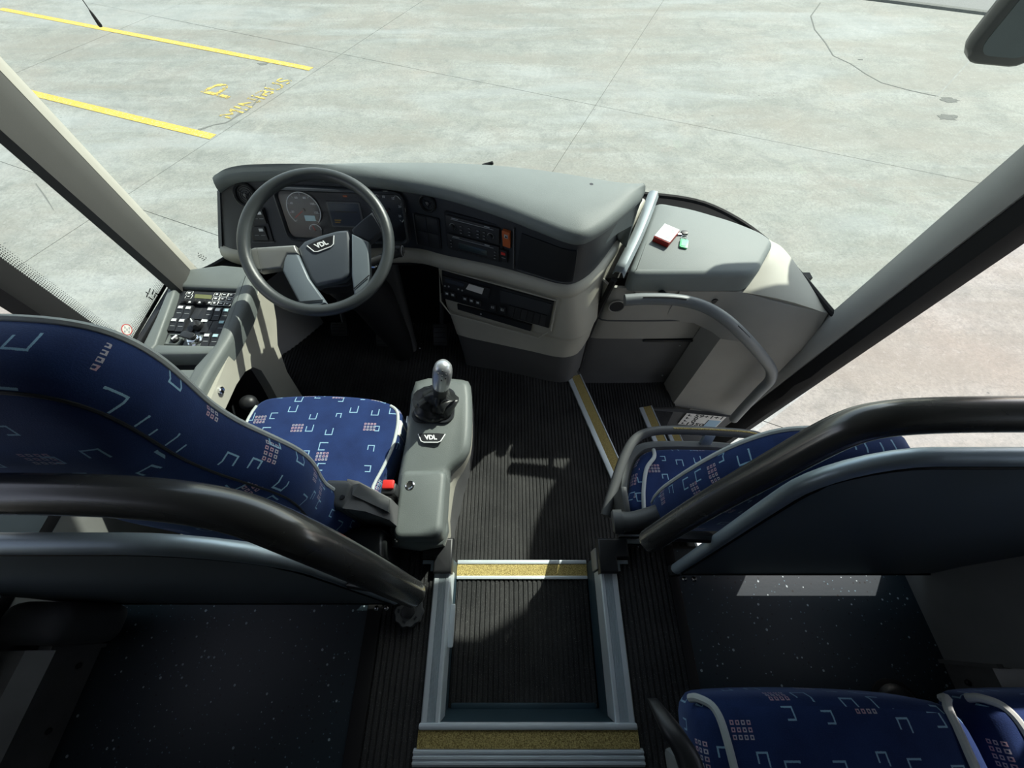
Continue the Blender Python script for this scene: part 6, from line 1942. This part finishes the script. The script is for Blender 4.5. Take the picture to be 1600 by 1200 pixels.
side_cover('scuffed metal side cover with dark screws by the wall behind the driver', -1, 1.035, -1.2, -0.052, 'metal covers along the side walls')
side_cover('scuffed metal side cover with dark screws by the wall behind the entrance', 1, 1.070, -1.2, -0.085, 'metal covers along the side walls')
hd = thing('heater_duct', 'dark rounded heater duct low on the wall behind the driver partition', 'duct', (-1.05, 0.0, PZ))
obj('duct_body', MB().box((-1.06, 0.0, PZ + 0.10), (0.16, 0.085, 0.18), r=0.03, seg=4), 'lower_grey', hd, smooth=60)
hd2 = thing('wheel_arch_cover', 'grey moulded wall cover low beside the right partition', 'cover panel', (1.12, 0.0, PZ))
obj('arch_body', MB().loft([[(1.075, y, PZ), (1.062, y, PZ + 0.05), (1.075, y, PZ + 0.16), (1.12, y, PZ + 0.26), (1.20, y, PZ + 0.30), (1.20, y, PZ)] for y in (-0.083, 0.17)]), 'wall_grey', hd2, smooth=40)

# ================================================================== OUTSIDE FITTINGS
mc = Vector((1.5622, 1.62, 1.1426))
mf = Fr(mc + Vector((0.05, 0, 0.0)), (0.97, -0.24, 0), (0, 0, 1))
mr = thing('wing_mirror', 'dark outside mirror hanging at the upper right corner beyond the windscreen, with an unseen upper head added to cast shade', 'mirror', mf(0, -0.12, 0))
obj('mirror_shell', MB().loft([[mf(x, y, z) for x, y in rrect(0.20 - d, 0.24 - d, 0.05, 4, 0, -0.03)] for d, z in ((0.06, -0.06), (0.01, -0.045), (0.0, -0.02), (0.0, 0.02), (0.012, 0.026))]), 'mirror_housing', mr, smooth=50)
obj('mirror_glass', MB().prism(rrect(0.15, 0.19, 0.04, 4, 0, -0.03), 0.024, 0.029, mf), 'lcd_dark', mr)
shade_head = [Vector((p.x, p.z)) for p in crom([(x, 0, z) for x, z in ((1.25, 1.30), (1.25, 1.44), (1.31, 1.62), (1.40, 1.79), (1.52, 1.98), (1.57, 2.22), (1.62, 2.36), (1.74, 2.36), (1.80, 2.1), (1.82, 1.6), (1.78, 1.32), (1.66, 1.275), (1.40, 1.272))], 3, True)]  # upper head added out of view, outlined to shade the entrance side
if sum(shade_head[i].x * shade_head[(i + 1) % len(shade_head)].y - shade_head[(i + 1) % len(shade_head)].x * shade_head[i].y for i in range(len(shade_head))) < 0:
    shade_head.reverse()
obj('mirror_shell', MB().loft([[(p.x, y, p.y) for p in inset(shade_head, d)] for d, y in ((0.012, 1.585), (0.0, 1.595), (0.0, 1.64), (0.02, 1.67), (0.06, 1.69))]), 'mirror_housing', mr, smooth=50)  # shell of the added head that blocks the sun
obj('mirror_glass', MB().loft([[(p.x, y, p.y) for p in inset(shade_head, 0.03)] for y in (1.58, 1.586)]), 'lcd_dark', mr, smooth=20)  # face of the added head
obj('mirror_arm', MB().tube(crom([(1.62, 1.64, 1.9), (1.60, 1.66, 2.2), (1.40, 1.60, 2.36), (1.05, 1.30, 2.28)], 6), 0.022, 10), 'mirror_housing', mr)
obj('mirror_arm', MB().tube([mf(0.0, 0.05, -0.02), (1.62, 1.63, 1.32)], 0.02, 10), 'mirror_housing', mr)
at_ = Vector((-1.3356, 1.66, 1.0743))
an = thing('whip_antenna', 'thin whip antenna with a thick black end hanging in front of the windscreen', 'antenna', at_)
av = Vector((-1.3355, 1.66, 1.1243))
dd = (av - at_).normalized()
obj('antenna_grip', MB().tube([at_, at_ + dd * 0.004, at_ + dd * 0.030, at_ + dd * 0.042], [0.004, 0.0062, 0.0045, 0.002], 10), 'rubber', an, smooth=60)
tp = at_ + dd * 0.9
obj('antenna_rod', MB().tube([at_ + dd * 0.04, tp], 0.0013, 6), 'black_plastic', an)
obj('antenna_mount', MB().tube([tp, Vector((tp.x + 0.15, 1.45, 2.25))], 0.012, 8), 'mirror_housing', an)
wpv = Vector((-0.0998, 1.7038, 0.6))
wp_ = thing('wiper_arm', 'dark wiper arm end showing just beyond the dashboard edge', 'wiper', (wpv.x, 1.66, 0.5))
obj('wiper_link', MB().tube([(wpv.x - 0.22, 1.665, 0.475), (wpv.x - 0.02, 1.66, 0.615), (wpv.x + 0.02, 1.66, 0.63)], [0.012, 0.011, 0.007], 8), 'rubber', wp_)
obj('wiper_blade', MB().box((wpv.x - 0.1, 1.650, 0.548), (0.42, 0.012, 0.02), r=0.003), 'rubber', wp_)
